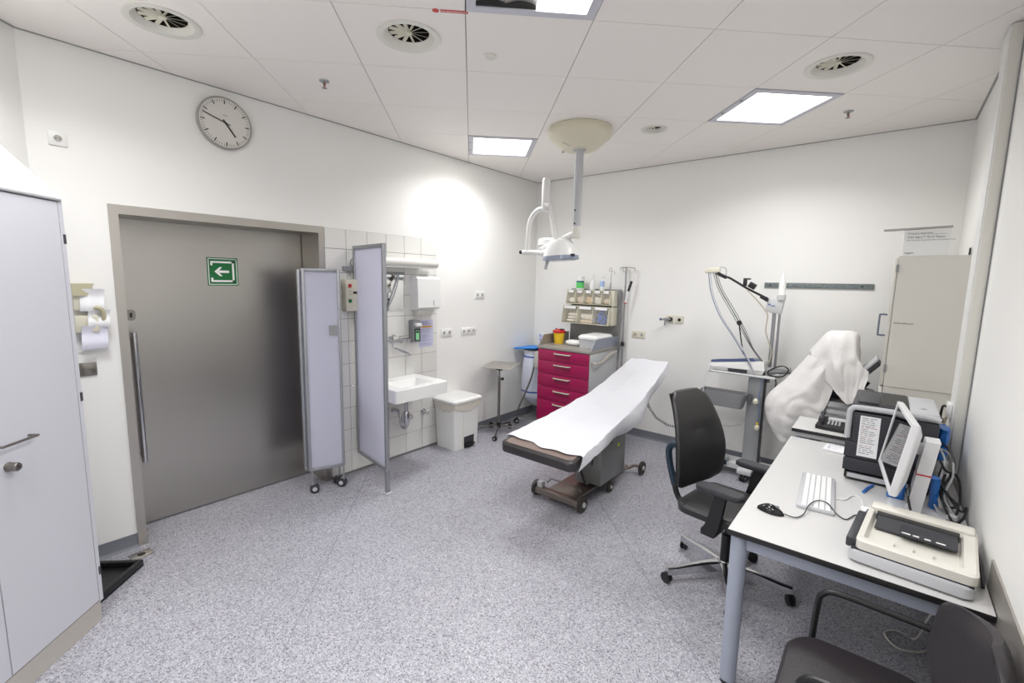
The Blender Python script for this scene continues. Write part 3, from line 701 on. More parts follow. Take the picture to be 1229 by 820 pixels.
for k in range(5):
    a = R(-55+72*k); d = Vector((math.cos(a), math.sin(a), 0))
    l_ = .315 if k not in (2, 3) else .20
    part('leg', MB().tube([Vector((tx, ty, .09)), Vector((tx, ty, .075))+d*l_], .011, 8, smooth=0), m_satin, t, world=True)
    e = Vector((tx, ty, 0))+d*l_; swivel(t, e.x, e.y, .026, .075, a+1.2, two=True)
part('hub', MB().cyl((tx, ty, .06), (tx, ty, .115), .026), m_black, t, world=True)
# linen bag stand
t = thing('linen_stand', 'white linen bag with blue stripes under a blue lid, beside the magenta trolley', 'linen bag', (.24, -.30, 0))
mb = MB(); mb.obox((.20, -.30, .945), (.36, .34, .022), Matrix.Rotation(R(-6), 3, 'Y'), bev=.01); part('lid', mb, m_lidblue, t, world=True)
def bagf(u, v):
    a = 2*math.pi*u; z = .92-.70*v; taper = (.135 if v < .12 else .135+.02*math.sin((v-.1)*3))*(1 if v < .86 else max(.12, 1-(v-.86)*5.5))
    k = 1+.07*math.sin(a*5+v*3)*v
    return (.24+taper*k*math.cos(a), -.31+taper*k*math.sin(a)*.95, z)
mb = MB(); mb.grid(bagf, 48, 24); part('bag', mb, m_bagW, t, world=True)
for z0_ in (.845, .40):
    v0 = (.92-z0_)/.70
    mb = MB(); mb.rings([[tuple(Vector(bagf(k/48, v0+dv))*1+Vector(((bagf(k/48, v0)[0]-.24)*.02, (bagf(k/48, v0)[1]+.31)*.02, 0))) for k in range(48)] for dv in (0, .012, .024)], caps=False)
    part('blue_stripe', mb, mat('stripe_blue', '#2b4fae', .7) if z0_ > .8 else bpy.data.materials['stripe_blue'], t, world=True)
mb = MB(); mb.tube([(.36, -.46, .90), (.365, -.475, .78), (.34, -.50, .60), (.27, -.54, .38), (.20, -.56, .20), (.185, -.565, .11)], .011, 10); part('bent_post', mb, m_satin, t, world=True)
part('bag_ring', MB().tube([(.24+.15*math.cos(a), -.31+.145*math.sin(a), .925) for a in [k*math.pi/6 for k in range(12)]], .007, 8, smooth=2, close=True), m_satin, t, world=True)
part('side_box', MB().box(.395, .47, -.53, -.42, .74, .935, bev=.008), m_beige, t, world=True)
mb = MB(); mb.tube([(.185, -.565, .09), (.18, -.30, .08), (.19, -.06, .09)], .011, 8); mb.tube([(.185, -.565, .09), (.45, -.50, .09)], .010, 8, smooth=0); part('base_frame', mb, m_satin, t, world=True)
swivel(t, .185, -.565, .032, .10, 1.0, hub=m_lgrey); swivel(t, .19, -.10, .032, .09, -1.0); swivel(t, .45, -.50, .028, .09, .4)
t = thing('glove_carton', 'small white carton with purple print behind the linen stand lid', 'carton', (.22, -.12, 1.03))
part('carton', MB().box(.145, .275, -.10, -.03, .94, 1.10), m_white, t, world=True, smooth=False)
mb = MB(); rd = random.Random(11)
for k in range(26):
    x, z = rd.uniform(.155, .25), rd.uniform(.96, 1.08); mb.box(x, x+.015, -.1008, -.10, z, z+rd.uniform(.006, .014))
part('print', mb, m_purple, t, world=True, smooth=False)
part('hook', MB().box(.17, .25, -.03, .0, 1.02, 1.05), m_white, t, world=True)

# ------------------------------------------------------------------ magenta trolley
X0, X1, Y0, Y1 = .585, 1.265, -.70, -.06
t = thing('drawer_trolley', 'treatment trolley with five magenta drawers and steel worktop', 'trolley', ((X0+X1)/2, (Y0+Y1)/2, 0))
part('cabinet', MB().box(X0+.004, X1-.004, Y0+.004, Y1, .16, 1.015, bev=.004), m_lgrey, t, world=True)
zs = [.172, .43, .585, .735, .885, 1.015]
for k in range(5):
    d_ = part('drawer', MB().box(X0+.006, X1-.008, Y0-.018, Y0+.004, zs[k]+.0025, zs[k+1]-.0025, bev=.003), m_maroon, t, world=True)
    zc = zs[k+1]-.038; xa, xb = X0+.235, X0+.445
    mb = MB(); mb.tube([(xa, Y0-.018, zc), (xa+.008, Y0-.04, zc), (xa+.03, Y0-.045, zc), (xb-.03, Y0-.045, zc), (xb-.008, Y0-.04, zc), (xb, Y0-.018, zc)], .008, 8); part('handle', mb, mat('handle_satin', '#c9c8b8', .35, .4) if k == 0 else bpy.data.materials['handle_satin'], d_, world=True)
    part('grip_shade', MB().box(xa+.01, xb-.01, Y0-.0188, Y0-.018, zc-.055, zc-.005), mat('magenta_shadow', '#7c083c', .4) if k == 0 else bpy.data.materials['magenta_shadow'], d_, world=True, smooth=False)  # flat patch in darker magenta, paints the shade behind the handle
part('worktop', MB().box(X0-.006, X1+.006, Y0-.022, Y1+.004, 1.018, 1.05, bev=.003), m_steelH, t, world=True)
for x in (X0-.004, X1-.001):
    mm = Matrix(((0, 0, 1, x), (1, 0, 0, 0), (0, 1, 0, 0), (0, 0, 0, 1)))
    part('side_lip', MB().prism([(Y0+.005, 1.05), (Y1, 1.05), (Y1, 1.165), (Y0+.10, 1.165), (Y0+.02, 1.07)], 0, .005, mm), m_steelH if x < 1 else mat('lip_grey', '#8d93a0', .35, .5), t, world=True, smooth=False)
part('rear_panel', MB().box(X0+.02, X1, Y1-.004, Y1+.008, 1.05, 1.70, bev=.002), mat('grey_board', '#878786', .5), t, world=True)
for x in (X0+.02, X1-.03): part('rear_post', MB().box(x, x+.03, Y1+.008, Y1+.038, .9, 1.70, bev=.003), m_alu, t, world=True)
mb = MB(); mb.tube([(X1-.004, -.66, .915), (X1+.045, -.66, .915), (X1+.055, -.58, .915), (X1+.055, -.50, .935), (X1+.055, -.38, .985), (X1+.055, -.26, 1.0), (X1+.03, -.16, 1.0), (X1-.004, -.15, 1.0)], .013, 10); part('push_handle', mb, mat('push_handle', '#c3beb4', .3, .5), t, world=True)
part('base_plate', MB().box(X0+.01, X1-.01, Y0+.01, Y1-.01, .12, .158, bev=.004), m_dark, t, world=True)
for x, y in ((X0+.06, Y0+.06), (X1-.06, Y0+.06), (X0+.06, Y1-.08), (X1-.06, Y1-.08)): swivel(t, x, y, .05, .13, 2.2, two=False)
# tilt-bin rack
t = thing('bin_rack', 'cream rack of tilting clear bins above the magenta trolley', 'bin rack', (.9, -.15, 1.3))
def bin_row(n, xa, xb, z0, z1, yf, name_w, deep):
    yb = Y1-.006
    mb = MB(); mb.box(xa, xb, yb-.012, yb, z0, z1); mb.box(xa, xb, yf+.03, yb, z0, z0+.008); mb.box(xa, xb, yf+.045, yb, z1-.008, z1)
    sx = Matrix(((0, 0, 1, 0), (1, 0, 0, 0), (0, 1, 0, 0), (0, 0, 0, 1)))
    part('row_shell', mb, m_cream, t, world=True)
    for x in [xa+(xb-xa)*k/n for k in range(n+1)]:
        x_ = min(max(x, xa+.003), xb-.003)
        part('divider', MB().prism([(yb, z0), (yf+.02, z0), (yf, z0+.02), (yf+.035, z1), (yb, z1)], x_-.003, x_+.003, sx), m_cream, t, world=True, smooth=False)
    for k in range(n):
        a = xa+(xb-xa)*k/n+.006; b = xa+(xb-xa)*(k+1)/n-.006
        bn = part('bin', MB().rings([[(a, yf+.018, z0+.012), (b, yf+.018, z0+.012), (b, yf+.021, z0+.012), (a, yf+.021, z0+.012)], [(a, yf-.002, z0+.03), (b, yf-.002, z0+.03), (b, yf+.001, z0+.03), (a, yf+.001, z0+.03)], [(a, yf+.032, z1-.035), (b, yf+.032, z1-.035), (b, yf+.035, z1-.035), (a, yf+.035, z1-.035)]]), m_binclear, t, world=True, smooth=False)
        part('label_strip', MB().box(a+.018, b-.018, yf+.026, yf+.030, z1-.034, z1-.006), m_sheetpaper, bn, world=True, smooth=False)
bin_row(5, .61, 1.20, 1.515, 1.685, -.20, 5, .1)
bin_row(3, .59, 1.215, 1.285, 1.495, -.255, 3, .15)
part('end_cap', MB().box(1.20, 1.235, -.16, Y1-.006, 1.505, 1.685, bev=.003), m_cream, t, world=True); part('end_cap', MB().box(1.215, 1.238, -.19, Y1-.006, 1.285, 1.495, bev=.003), m_cream, t, world=True)
def lump(name, c, sz, m, label, cat, grp=None, seed=0, amp=.12, nu=22, nv=14):
    rd = random.Random(seed); ph = [rd.uniform(0, 6) for _ in range(6)]; mb = MB(); rg = []
    for j in range(1, nv):
        th_ = math.pi*j/nv; r_ = []
        for i in range(nu):
            a = 2*math.pi*i/nu; k = 1+amp*math.sin(3*a+ph[0])*math.sin(2*th_+ph[1])+amp*.7*math.sin(7*a+ph[2]+4*th_)
            sq = lambda v_, e: math.copysign(abs(v_)**e, v_)
            r_.append((c[0]+sz[0]/2*sq(math.cos(a), .7)*sq(math.sin(th_), .6)*k, c[1]+sz[1]/2*sq(math.sin(a), .7)*sq(math.sin(th_), .6)*k, c[2]-sz[2]/2*sq(math.cos(th_), .8)))
        rg.append(r_)
    mb.rings(rg); return solo(name, mb, m, label, cat, grp)
g = 'dressing packs in the tilt bins'
bw = .59/5
names = ['heap of white gauze rolls in the leftmost upper bin', 'beige dressing packets in the second upper bin', 'tan plaster box leaning in the middle upper bin', 'pink-white dressing carton in the fourth upper bin', 'cream swab packets in the rightmost upper bin']
for k in range(5):
    cx = .61+bw*(k+.5); yy = -.125
    if k in (0, 4): lump('dressing_pack', (cx, yy, 1.56), (.085, .07, .065), m_gauze if k == 0 else m_brown, names[k], 'dressing', g, k)
    else: solo('dressing_pack', MB().obox((cx, yy, 1.565), (.075, .05, .075), Matrix.Rotation(R((-14, 20, 5)[k-1]), 3, 'Y'), bev=.004), (m_brown, mat('tan_box', '#d8b98e', .7), m_gauze)[k-1], names[k], 'dressing', g)
bw = .625/3
for q_, z in enumerate((1.315, 1.352, 1.388)): lump('compress_pack', (.59+bw*.5+.01*(q_-1), -.145, z), (.14, .11, .038), m_gauze, ('lowest', 'middle', 'topmost')[q_]+' white compress pack in the lower left bin', 'dressing', 'compress packs in the lower left bin', q_+9, .05)
solo('gauze_roll', MB().lathe([(.02, -.085), (.034, -.083), (.035, 0), (.034, .083), (.02, .085)], o=(.59+bw*1.5, -.145, 1.368), axis=EX, n=20), m_gauze, 'thick white bandage roll lying in the lower middle bin', 'bandage')
solo('bandage_box', MB().obox((.59+bw*1.5, -.14, 1.312), (.17, .10, .036), bev=.003), m_brown, 'flat beige carton under the bandage roll in the lower middle bin', 'carton')
t = thing('glove_heap', 'crumpled heap of blue gloves in the lower right bin', 'gloves', (.59+bw*2.5, -.14, 1.30))
rd = random.Random(4)
for k in range(20):
    cx, cz = .59+bw*2.5+rd.uniform(-.06, .06), 1.318+rd.uniform(0, .11); mb = MB(); p = Vector((cx, -.16+rd.uniform(-.02, .05), cz)); pts = [p]
    for _ in range(4): p = p+Vector((rd.uniform(-.03, .03), rd.uniform(-.014, .014), rd.uniform(-.02, .02))); p.x = min(max(p.x, .59+bw*2+.025), .59+bw*3-.025); p.z = max(1.31, min(1.44, p.z)); p.y = min(max(p.y, -.19), -.10); pts.append(p.copy())
    mb.tube(pts, .021, 7, flat=.6); part('glove', mb, m_blue, t, world=True)
# bottles on top of the rack
def bottle(name, label, x, prof, m, extra=()):
    t = thing(name, label, 'bottle', (x, -.13, 1.686)); part('body', MB().lathe(prof, n=24), m, t)
    for nm, pr, mm in extra: part(nm, MB().lathe(pr, n=24), mm, t)
bottle('wipes_tub', 'white tub with green label on top of the bin rack', .765, [(.044, 0), (.046, .004), (.046, .125)], m_white, (('lid', [(.048, .125), (.048, .16), (.042, .168)], m_white), ('green_label', [(.0468, .02), (.0468, .108)], mat('label_green', '#5ec96a', .5)), ('dark_band', [(.0472, .09), (.0472, .106)], mat('label_navy', '#24427a', .5))))
bottle('spray_bottle', 'plain white spray bottle in the middle on top of the bin rack', .935, [(.03, 0), (.032, .004), (.031, .075), (.014, .12)], m_white, (('nozzle', [(.009, .12), (.008, .165), (.012, .167), (.006, .185)], m_white),))
bottle('spray_bottle', 'slim white bottle with pale blue band on top of the bin rack', 1.06, [(.026, 0), (.027, .004), (.027, .115), (.018, .13)], m_white, (('blue_band', [(.0275, .045), (.0275, .11)], mat('pale_blue', '#a9bfe4', .5)), ('cap', [(.016, .13), (.015, .165), (.008, .175)], m_white)))
t = thing('thin_hook_stand', 'thin wire hook stand at the right end of the bin rack top', 'hook', (1.165, -.12, 1.686))
mb = MB(); mb.tube([(1.165, -.12, 1.687), (1.165, -.12, 1.79), (1.17, -.12, 1.93), (1.15, -.12, 1.945), (1.14, -.12, 1.92), (1.16, -.12, 1.905)], .0028, 6); part('wire', mb, m_satin, t, world=True)
mb = MB(); mb.tube([(1.17, -.12, 1.91), (1.205, -.12, 1.90), (1.21, -.12, 1.87)], .0025, 6); part('side_hook', mb, m_satin, t, world=True)
part('weight', MB().lathe([(.006, 0), (.007, .045), (.004, .06)], o=(1.165, -.12, 1.72), n=10), m_midgrey, t, world=True)
part('base', MB().lathe([(.02, 0), (.018, .005)], o=(1.165, -.12, 1.686), n=14), m_midgrey, t, world=True)
# drip pole
t = thing('drip_pole', 'slim steel drip pole with hooks standing behind the trolley', 'drip pole', (1.315, -.05, 0))
part('pole', MB().cyl((1.315, -.05, .03), (1.315, -.05, 1.95), .0095), m_alu, t, world=True)
part('base', MB().lathe([(.07, 0), (.07, .012), (.03, .03)], o=(1.345, -.085, 0), n=24), m_dark, t, world=True)
mb = MB()
mb.tube([(1.25, -.05, 1.92), (1.245, -.05, 1.945), (1.27, -.05, 1.955), (1.40, -.05, 1.95), (1.42, -.05, 1.935), (1.415, -.05, 1.915)], .004, 6); mb.tube([(1.315, -.05, 1.95), (1.315, -.12, 1.95), (1.315, -.135, 1.93), (1.315, -.12, 1.91)], .004, 6); mb.tube([(1.315, -.05, 1.95), (1.30, -.03, 1.95), (1.30, -.02, 1.93), (1.30, -.03, 1.91)], .004, 6)
part('hooks', mb, m_satin, t, world=True)
part('clamp', MB().lathe([(.02, .0), (.024, .02), (.016, .05)], o=(1.315, -.05, 1.05), n=14), m_black, t, world=True)
t = thing('infusion_line', 'infusion set with black section hanging from the drip pole', 'infusion set', (1.41, -.06, 1.93))
part('hanger_strap', MB().tube([(1.415, -.062, 1.915), (1.408, -.07, 1.83), (1.395, -.075, 1.79)], .006, 8), m_white, t, world=True)
part('black_cover', MB().cyl((1.40, -.075, 1.80), (1.37, -.085, 1.685), .014), m_black, t, world=True)
part('drip_chamber', MB().cyl((1.37, -.085, 1.685), (1.345, -.09, 1.56), .015, .011), m_white, t, world=True)
part('red_clip', MB().obox((1.347, -.095, 1.55), (.035, .008, .010)), m_red, t, world=True)
part('tubing', MB().tube([(1.345, -.09, 1.555), (1.32, -.10, 1.40), (1.298, -.10, 1.25), (1.295, -.09, 1.10), (1.30, -.075, 1.04)], .004, 6), m_midgrey, t, world=True)
# on the worktop
t = thing('sharps_container', 'yellow sharps container with red lid on the trolley worktop', 'container', (.675, -.42, 1.0505))
part('tub', MB().lathe([(.050, 0), (.053, .004), (.066, .135)], n=28), m_yellow, t)
part('lid', MB().lathe([(.075, .130), (.077, .136), (.077, .15), (.070, .158), (.035, .165), (.032, .172), (.01, .172)], n=28), m_red, t)
mb = MB(); mb.obox((.04, 0, .172), (.035, .05, .012), bev=.003); mb.obox((-.045, .01, .168), (.03, .03, .012), bev=.003); part('lid_flap', mb, m_dark, t)
lump('cloth_bundle', (.895, -.42, 1.082), (.21, .13, .062), m_white, 'white folded cloth bundle between sharps tub and plastic box', 'cloth', seed=5, amp=.05)
t = thing('instrument_box', 'light grey plastic box with white lid on the right of the worktop', 'box', (1.14, -.37, 1.0505))
mb = MB(); mb.rings([rrect(1.03, 1.245, -.55, -.19, 1.051, .02), rrect(1.02, 1.255, -.56, -.18, 1.16, .025)]); part('tub', mb, m_lgrey, t, world=True)
mb = MB(); mb.rings([rrect(1.014, 1.259, -.566, -.174, 1.155, .03), rrect(1.014, 1.259, -.566, -.174, 1.175, .03), rrect(1.03, 1.245, -.54, -.20, 1.195, .03)]); part('lid', mb, m_white, t, world=True)

# ------------------------------------------------------------------ examination couch
t = thing('examination_couch', 'examination couch with black vinyl padding on a wheeled steel base', 'couch', (1.85, -1.5, 0))
KY = [(-2.50, .60), (-2.1, .645), (-1.62, .70), (-1.27, .755), (-.86, .865), (-.52, .985)]
def prof_z(y):
    for a, b in zip(KY, KY[1:]):
        if y <= b[0]: break
    f_ = (y-a[0])/(b[0]-a[0]); f_ = max(-.2, min(1.1, f_)); return a[1]+(b[1]-a[1])*f_
def xl(y): return 1.54+(y+2.5)*.11/1.95 if y < -.55 else 1.65
def xr(y): return 2.19-(y+2.5)*.165/1.95
def pad(name, ya, yb, mcap):
    n = 14; rg = []; th_ = .075
    def sec(y, ins, dz):
        a, b = xl(y)+ins, xr(y)-ins; z = prof_z(y)
        return a, b, z
    L_ = []
    ys = [ya, ya+.012, ya+.04]+[ya+.04+(yb-ya-.08)*k/8 for k in range(1, 8)]+[yb-.04, yb-.012, yb]
    for y in ys:
        e = min(y-ya, yb-y); ins = .05*(1-min(1, e/.05))**2; a, b, z = sec(y, ins, 0); dz = .012*(1-min(1, e/.02)); zt_, zb_ = z-dz, z-th_+dz
        L_.append([(a+.0, y, zb_+.012), (a+.012, y, zb_), (b-.012, y, zb_), (b, y, zb_+.012), (b, y, zt_-.014), (b-.006, y, zt_-.004), (b-.02, y, zt_), (a+.02, y, zt_), (a+.006, y, zt_-.004), (a, y, zt_-.014)])
    return part(name, MB().rings(L_), m_padside, t, world=True)
pad('foot_cushion', -2.50, -1.69, m_pad); pad('seat_cushion', -1.68, -1.28, m_pad); pad('head_cushion', -1.27, -.53, m_pad)
part('foot_cushion_top', MB().grid(lambda u, v: (xl(-2.47)+.035+(xr(-2.47)-xl(-2.47)-.07)*u, -2.475+.30*v+(.022 if u in (0, 1) and v == 0 else 0), prof_z(-2.47+.30*v)+.0022), 14, 6, .0015), m_pad, t, world=True)
mb = MB(); mb.box(1.66, 2.06, -2.2, -1.7, .50, .535); part('foot_frame', mb, m_dark, t, world=True)
mb = MB(); mb.box(1.70, 1.98, -1.70, -1.1, .585, .64); mb.tube([(1.72, -1.15, .62), (1.74, -.7, .83)], .02, 8, smooth=0); mb.tube([(1.96, -1.15, .62), (1.94, -.7, .83)], .02, 8, smooth=0); part('upper_frame', mb, m_dark, t, world=True)
part('lift_column', MB().box(1.735, 1.865, -1.72, -1.55, .09, .60, bev=.01), m_midgrey, t, world=True)
part('column_cover', MB().box(1.66, 1.985, -1.78, -1.32, .12, .56, bev=.006) if False else MB().box(1.80, 1.99, -1.74, -1.30, .12, .56, bev=.006), m_bedbox, t, world=True)
part('yellow_sticker', MB().cyl((1.9905, -1.44, .40), (1.992, -1.44, .40), .018, n=16), mat('sticker_yellow', '#d7dc2a', .5), t, world=True)
part('base_plate', MB().box(1.62, 1.90, -1.97, -1.02, .045, .065, bev=.003), m_steelbase, t, world=True)
part('front_crossbar', MB().box(1.545, 1.955, -2.03, -1.97, .035, .085, bev=.004), m_steelbase, t, world=True)
mb = MB(); mb.tube([(1.62, -1.96, .12), (1.64, -1.945, .15), (1.67, -1.94, .155), (1.90, -1.94, .155), (1.93, -1.95, .13)], .006, 8, smooth=2); part('brake_bar', mb, m_satin, t, world=True)
def bigwheel(x, y, r, w_):
    o_ = part('wheel', MB().lathe([(r*.8, -w_), (r, -w_*.6), (r, w_*.6), (r*.8, w_), (r*.75, w_*.7), (r*.3, w_*.7)], o=(x, y, r), axis=EX, n=28), mat_wheel, t, world=True)
    part('wheel_cap', MB().lathe([(r*.35, w_*.7), (r*.3, w_*1.3)], o=(x, y, r), axis=EX, n=16), m_lgrey, o_, world=True)
mat_wheel = mat('couch_wheel', '#3c3733', .45)
bigwheel(1.525, -1.98, .062, .018); bigwheel(1.978, -2.0, .062, .02); bigwheel(2.03, -1.0, .062, .018); bigwheel(1.5, -1.0, .062, .018); bigwheel(1.68, -1.53, .045, .016); bigwheel(1.975, -1.53, .045, .016)
part('front_bracket', MB().box(1.55, 1.60, -2.01, -1.965, .08, .13, bev=.004), m_lgrey, t, world=True)
mb = MB(); mb.tube([(1.88, -1.12, .055), (1.93, -1.09, .06), (1.96, -1.03, .075), (2.01, -1.0, .07)], .014, 8); mb.tube([(1.64, -1.12, .055), (1.60, -1.09, .06), (1.56, -1.03, .075), (1.52, -1.0, .07)], .014, 8); mb.tube([(1.89, -1.60, .07), (1.89, -1.15, .06)], .016, 8, smooth=0); part('rear_arms', mb, m_steelbase, t, world=True)
mb = MB(); mb.cyl((1.72, -2.28, .545), (1.72, -2.28, .50), .008); mb.cyl((1.695, -2.28, .485), (1.735, -2.28, .485), .028); part('foot_knob', mb, m_black, t, world=True)
mb = MB(); mb.tube([(1.93, -1.78, .30), (1.94, -1.80, .42), (1.90, -1.84, .50), (1.86, -1.80, .48), (1.88, -1.78, .30)], .007, 8); mb.tube([(1.86, -1.76, .12), (1.84, -1.82, .30), (1.88, -1.83, .48)], .008, 8); part('cable_loop', mb, m_black, t, world=True)
# paper sheet
def pap(u, v):                  # u along couch, v across; right side hangs over
    y = -2.405+1.905*u; a = xl(y)-.012; b = xr(y)+.012; top = b-a; hang = [(0, .085), (.1, .06), (.3, .10), (.45, .15), (.6, .15), (.8, .12), (1, .05)]
    for p, q_ in zip(hang, hang[1:]):
        if u <= q_[0]: break
    hg = p[1]+(q_[1]-p[1])*(u-p[0])/(q_[0]-p[0])
    tot = .03+top+hg; s_ = v*tot
    z = prof_z(y)+.013+.004*math.sin(u*17+v*3)*math.sin(v*9)+.003*math.sin(u*41+v*13)+.004*max(0, 1-abs(((u*5.2+.04*math.sin(v*5)) % 1)-.5)*14)+.003*max(0, 1-abs(v-.36)*30)
    if s_ < .03: p = Vector((a-.004, y, z-.03+s_))
    elif s_ < .03+top: p = Vector((a+s_-.03, y, z))
    else:
        h_ = s_-.03-top; p = Vector((b+.012*math.sin(h_*20)+.02*math.sin(u*14)*h_/.1, y, z-h_))
    p.y += .02*math.sin(v*8)*(1-u)**6-.07*max(0, v-.86)/.14*(1-u)**4+.012*math.sin(v*23)*(1-u)**10
    return p
solo('couch_paper', MB().grid(pap, 150, 60, .0012), m_paper, 'long white paper sheet covering the examination couch', 'paper sheet')
# coiled cable from the couch
t = thing('coiled_cable', 'black coiled cable hanging from the back of the couch to the back wall', 'cable', (2.0, -.3, .3))
key = [(1.83, -.50, .60), (1.84, -.45, .50), (1.90, -.38, .38), (2.0, -.32, .31), (2.13, -.25, .29), (2.26, -.13, .38), (2.31, -.03, .50)]
pts = []; rd = random.Random(1)
K = [Vector(k) for k in key]
dense = []
for i in range(len(K)-1):
    for k in range(60):
        dense.append(K[i].lerp(K[i+1], k/60))
for i, p in enumerate(dense): a = i*2*math.pi/9; pts.append(p+Vector((math.cos(a)*.009, math.sin(a)*.006, math.sin(a)*.009)))
part('coil', MB().tube(pts, .0028, 5, smooth=0), m_black, t, world=True)
part('plug', MB().box(2.29, 2.33, -.035, -.0, .48, .52, bev=.003), m_black, t, world=True)
# ------------------------------------------------------------------ surgical lamp
t = thing('surgical_lamp', 'white ceiling-mounted examination lamp above the couch', 'lamp', (1.545, -1.524, HT))
LX, LY = 1.545, -1.524
part('canopy', MB().lathe([(.255, 3.039), (.262, 3.01), (.262, 2.985), (.25, 2.965), (.15, 2.885), (.135, 2.875), (.03, 2.872)], o=(LX, LY, 0), n=48), mat('canopy_cream', '#d9d3bd', .4), t, world=True)
part('canopy_seam', MB().box(LX+.0, LX+.003, LY-.264, LY-.14, 2.872, 2.874), m_midgrey, t, world=True)
part('pole_collar', MB().cyl((LX, LY, 2.86), (LX, LY, 2.878), .05, n=24), m_lgrey, t, world=True)
part('drop_pole', MB().lathe([(.036, 2.88), (.036, 2.25), (.034, 2.24)], o=(LX, LY, 0), n=24), m_lgrey, t, world=True)
part('lower_joint', MB().lathe([(.037, 2.25), (.037, 2.165), (.028, 2.15)], o=(LX, LY, 0), n=24), m_white2, t, world=True)
mb = MB(); mb.cyl((LX-.0, LY-.038, 2.38), (LX, LY-.034, 2.38), .008, n=10); mb.cyl((LX, LY-.038, 2.27), (LX, LY-.034, 2.27), .008, n=10); part('screw_cap', mb, m_ink, t, world=True)
Y = LY
mb = MB(); mb.tube([(LX-.01, Y, 2.19), (1.44, Y-.01, 2.155), (1.37, Y, 2.10)], .028, 12, smooth=3); part('lower_arm', mb, m_white, t, world=True)
mb = MB(); mb.tube([(1.36, Y-.01, 2.08), (1.30, Y-.005, 2.28), (1.25, Y, 2.46)], [.03, .022, .02], 12, smooth=3, flat=.8); part('spring_arm', mb, m_white, t, world=True)
mb = MB(); mb.lathe([(.022, 2.40), (.034, 2.42), (.038, 2.48), (.036, 2.66), (.028, 2.685)], o=(1.215, Y, 0), n=20); mb.cyl((1.215, Y-.02, 2.46), (1.27, Y-.02, 2.44), .02); part('arm_head', mb, m_white, t, world=True)
mb = MB(); mb.tube([(1.21, Y, 2.42), (1.14, Y, 2.42), (1.075, Y, 2.375), (1.035, Y, 2.29), (1.025, Y, 2.18), (1.02, Y, 2.06)], .021, 12); part('curved_yoke', mb, m_white, t, world=True)
mb = MB(); mb.tube([(.97, Y, 2.045), (1.02, Y, 2.045), (1.17, Y-.01, 2.035), (1.23, Y-.02, 2.02)], .023, 12, smooth=3); part('pivot_arm', mb, m_white, t, world=True)
part('pivot_cap', MB().cyl((.965, Y, 2.047), (.935, Y, 2.047), .017, n=14), m_black, t, world=True)
mb = MB(); mb.lathe([(.125, 2.11), (.14, 2.12), (.14, 2.17), (.12, 2.185)], o=(1.11, Y+.28, 0), n=32); part('rear_disc', mb, m_white, t, world=True)
part('rear_disc_arm', MB().tube([(1.16, Y-.0, 2.06), (1.14, Y+.12, 2.10), (1.12, Y+.22, 2.13)], .02, 10), m_white, t, world=True)
ax = Vector((.06, .02, -1)).normalized(); lc = Vector((1.40, Y-.02, 2.045))
hd = part('lamp_head', MB().lathe([(.04, -.10), (.095, -.092), (.12, -.06), (.15, .035), (.155, .06), (.15, .07)], o=lc, axis=ax, n=40), m_white, t, world=True)
part('glass_rim', MB().lathe([(.156, .045), (.160, .078), (.13, .085), (.05, .087)], o=lc, axis=ax, n=40), m_lens, hd, world=True)
part('rim_clip', MB().obox(lc+ax*.07+Vector((.15, -.05, .03)), (.04, .02, .02)), m_black, hd, world=True)
part('sterile_handle', MB().tube([Vector((1.335, Y-.09, 2.0)), Vector((1.32, Y-.10, 1.95)), Vector((1.30, Y-.10, 1.885))], .015, 10), m_lgrey, hd, world=True)
mb = MB(); mb.tube([(1.22, Y-.02, 2.03), (1.27, Y-.02, 2.035), (1.33, Y-.02, 2.06)], .032, 12, smooth=3); part('head_joint', mb, m_white, t, world=True)

# ------------------------------------------------------------------ back wall rail
t = thing('wall_rail', 'long speckled grey rail on the back wall above the ECG cart', 'rail', (3.145, -.01, 1.785))
part('rail', MB().box(2.73, 3.56, -.014, 0, 1.762, 1.808, bev=.002), m_rail, t, world=True)
mb = MB()
for x in (2.78, 3.48): mb.cyl((x, -.014, 1.785), (x, -.017, 1.785), .008, n=10)
part('screw', mb, m_ink, t, world=True)
# ------------------------------------------------------------------ ECG cart
t = thing('ecg_cart', 'grey ECG cart with recorder, basket and raised cable arm by the back wall', 'medical cart', (2.79, -.33, 0))
m_cart = mat('cart_grey', '#a4a6a8', .4, .3); m_cartL = mat('cart_light', '#c6c8c8', .4)
part('column', MB().obox((2.80, -.33, .56), (.13, .07, .88), Matrix.Rotation(R(0), 3, 'Y'), bev=.008), m_cart, t, world=True)
part('column_edge', MB().box(2.866, 2.876, -.36, -.30, .12, 1.0), m_dark, t, world=True)
mb = MB(); mb.rings([rrect(2.50, 3.10, -.44, -.24, .07, .04), rrect(2.50, 3.10, -.44, -.24, .115, .04), rrect(2.53, 3.07, -.41, -.27, .13, .03)]); mb.box(2.74, 2.86, -.56, -.14, .07, .115, bev=.01); part('base', mb, m_cartL, t, world=True)
for x, y in ((2.55, -.32), (3.05, -.32), (2.8, -.52), (2.8, -.16)): swivel(t, x, y, .034, .08, 1.3)
mb = MB(); mb.obox((2.56, -.42, .145), (.15, .09, .05), Matrix.Rotation(R(20), 3, 'Z'), bev=.012); part('brake_pedal', mb, m_cart, t, world=True)
part('pedal_pad', MB().obox((2.58, -.47, .115), (.10, .05, .04), Matrix.Rotation(R(20), 3, 'Z'), bev=.01), m_teal, t, world=True)
part('shelf', MB().box(2.40, 2.97, -.50, -.14, .965, .985, bev=.008), m_cartL, t, world=True)
mb = MB(); mb.cyl((2.90, -.42, 1.03), (3.07, -.42, 1.05), .03, n=14); mb.box(2.88, 2.93, -.44, -.30, .98, 1.03, bev=.006); part('push_grip', mb, m_midgrey, t, world=True)
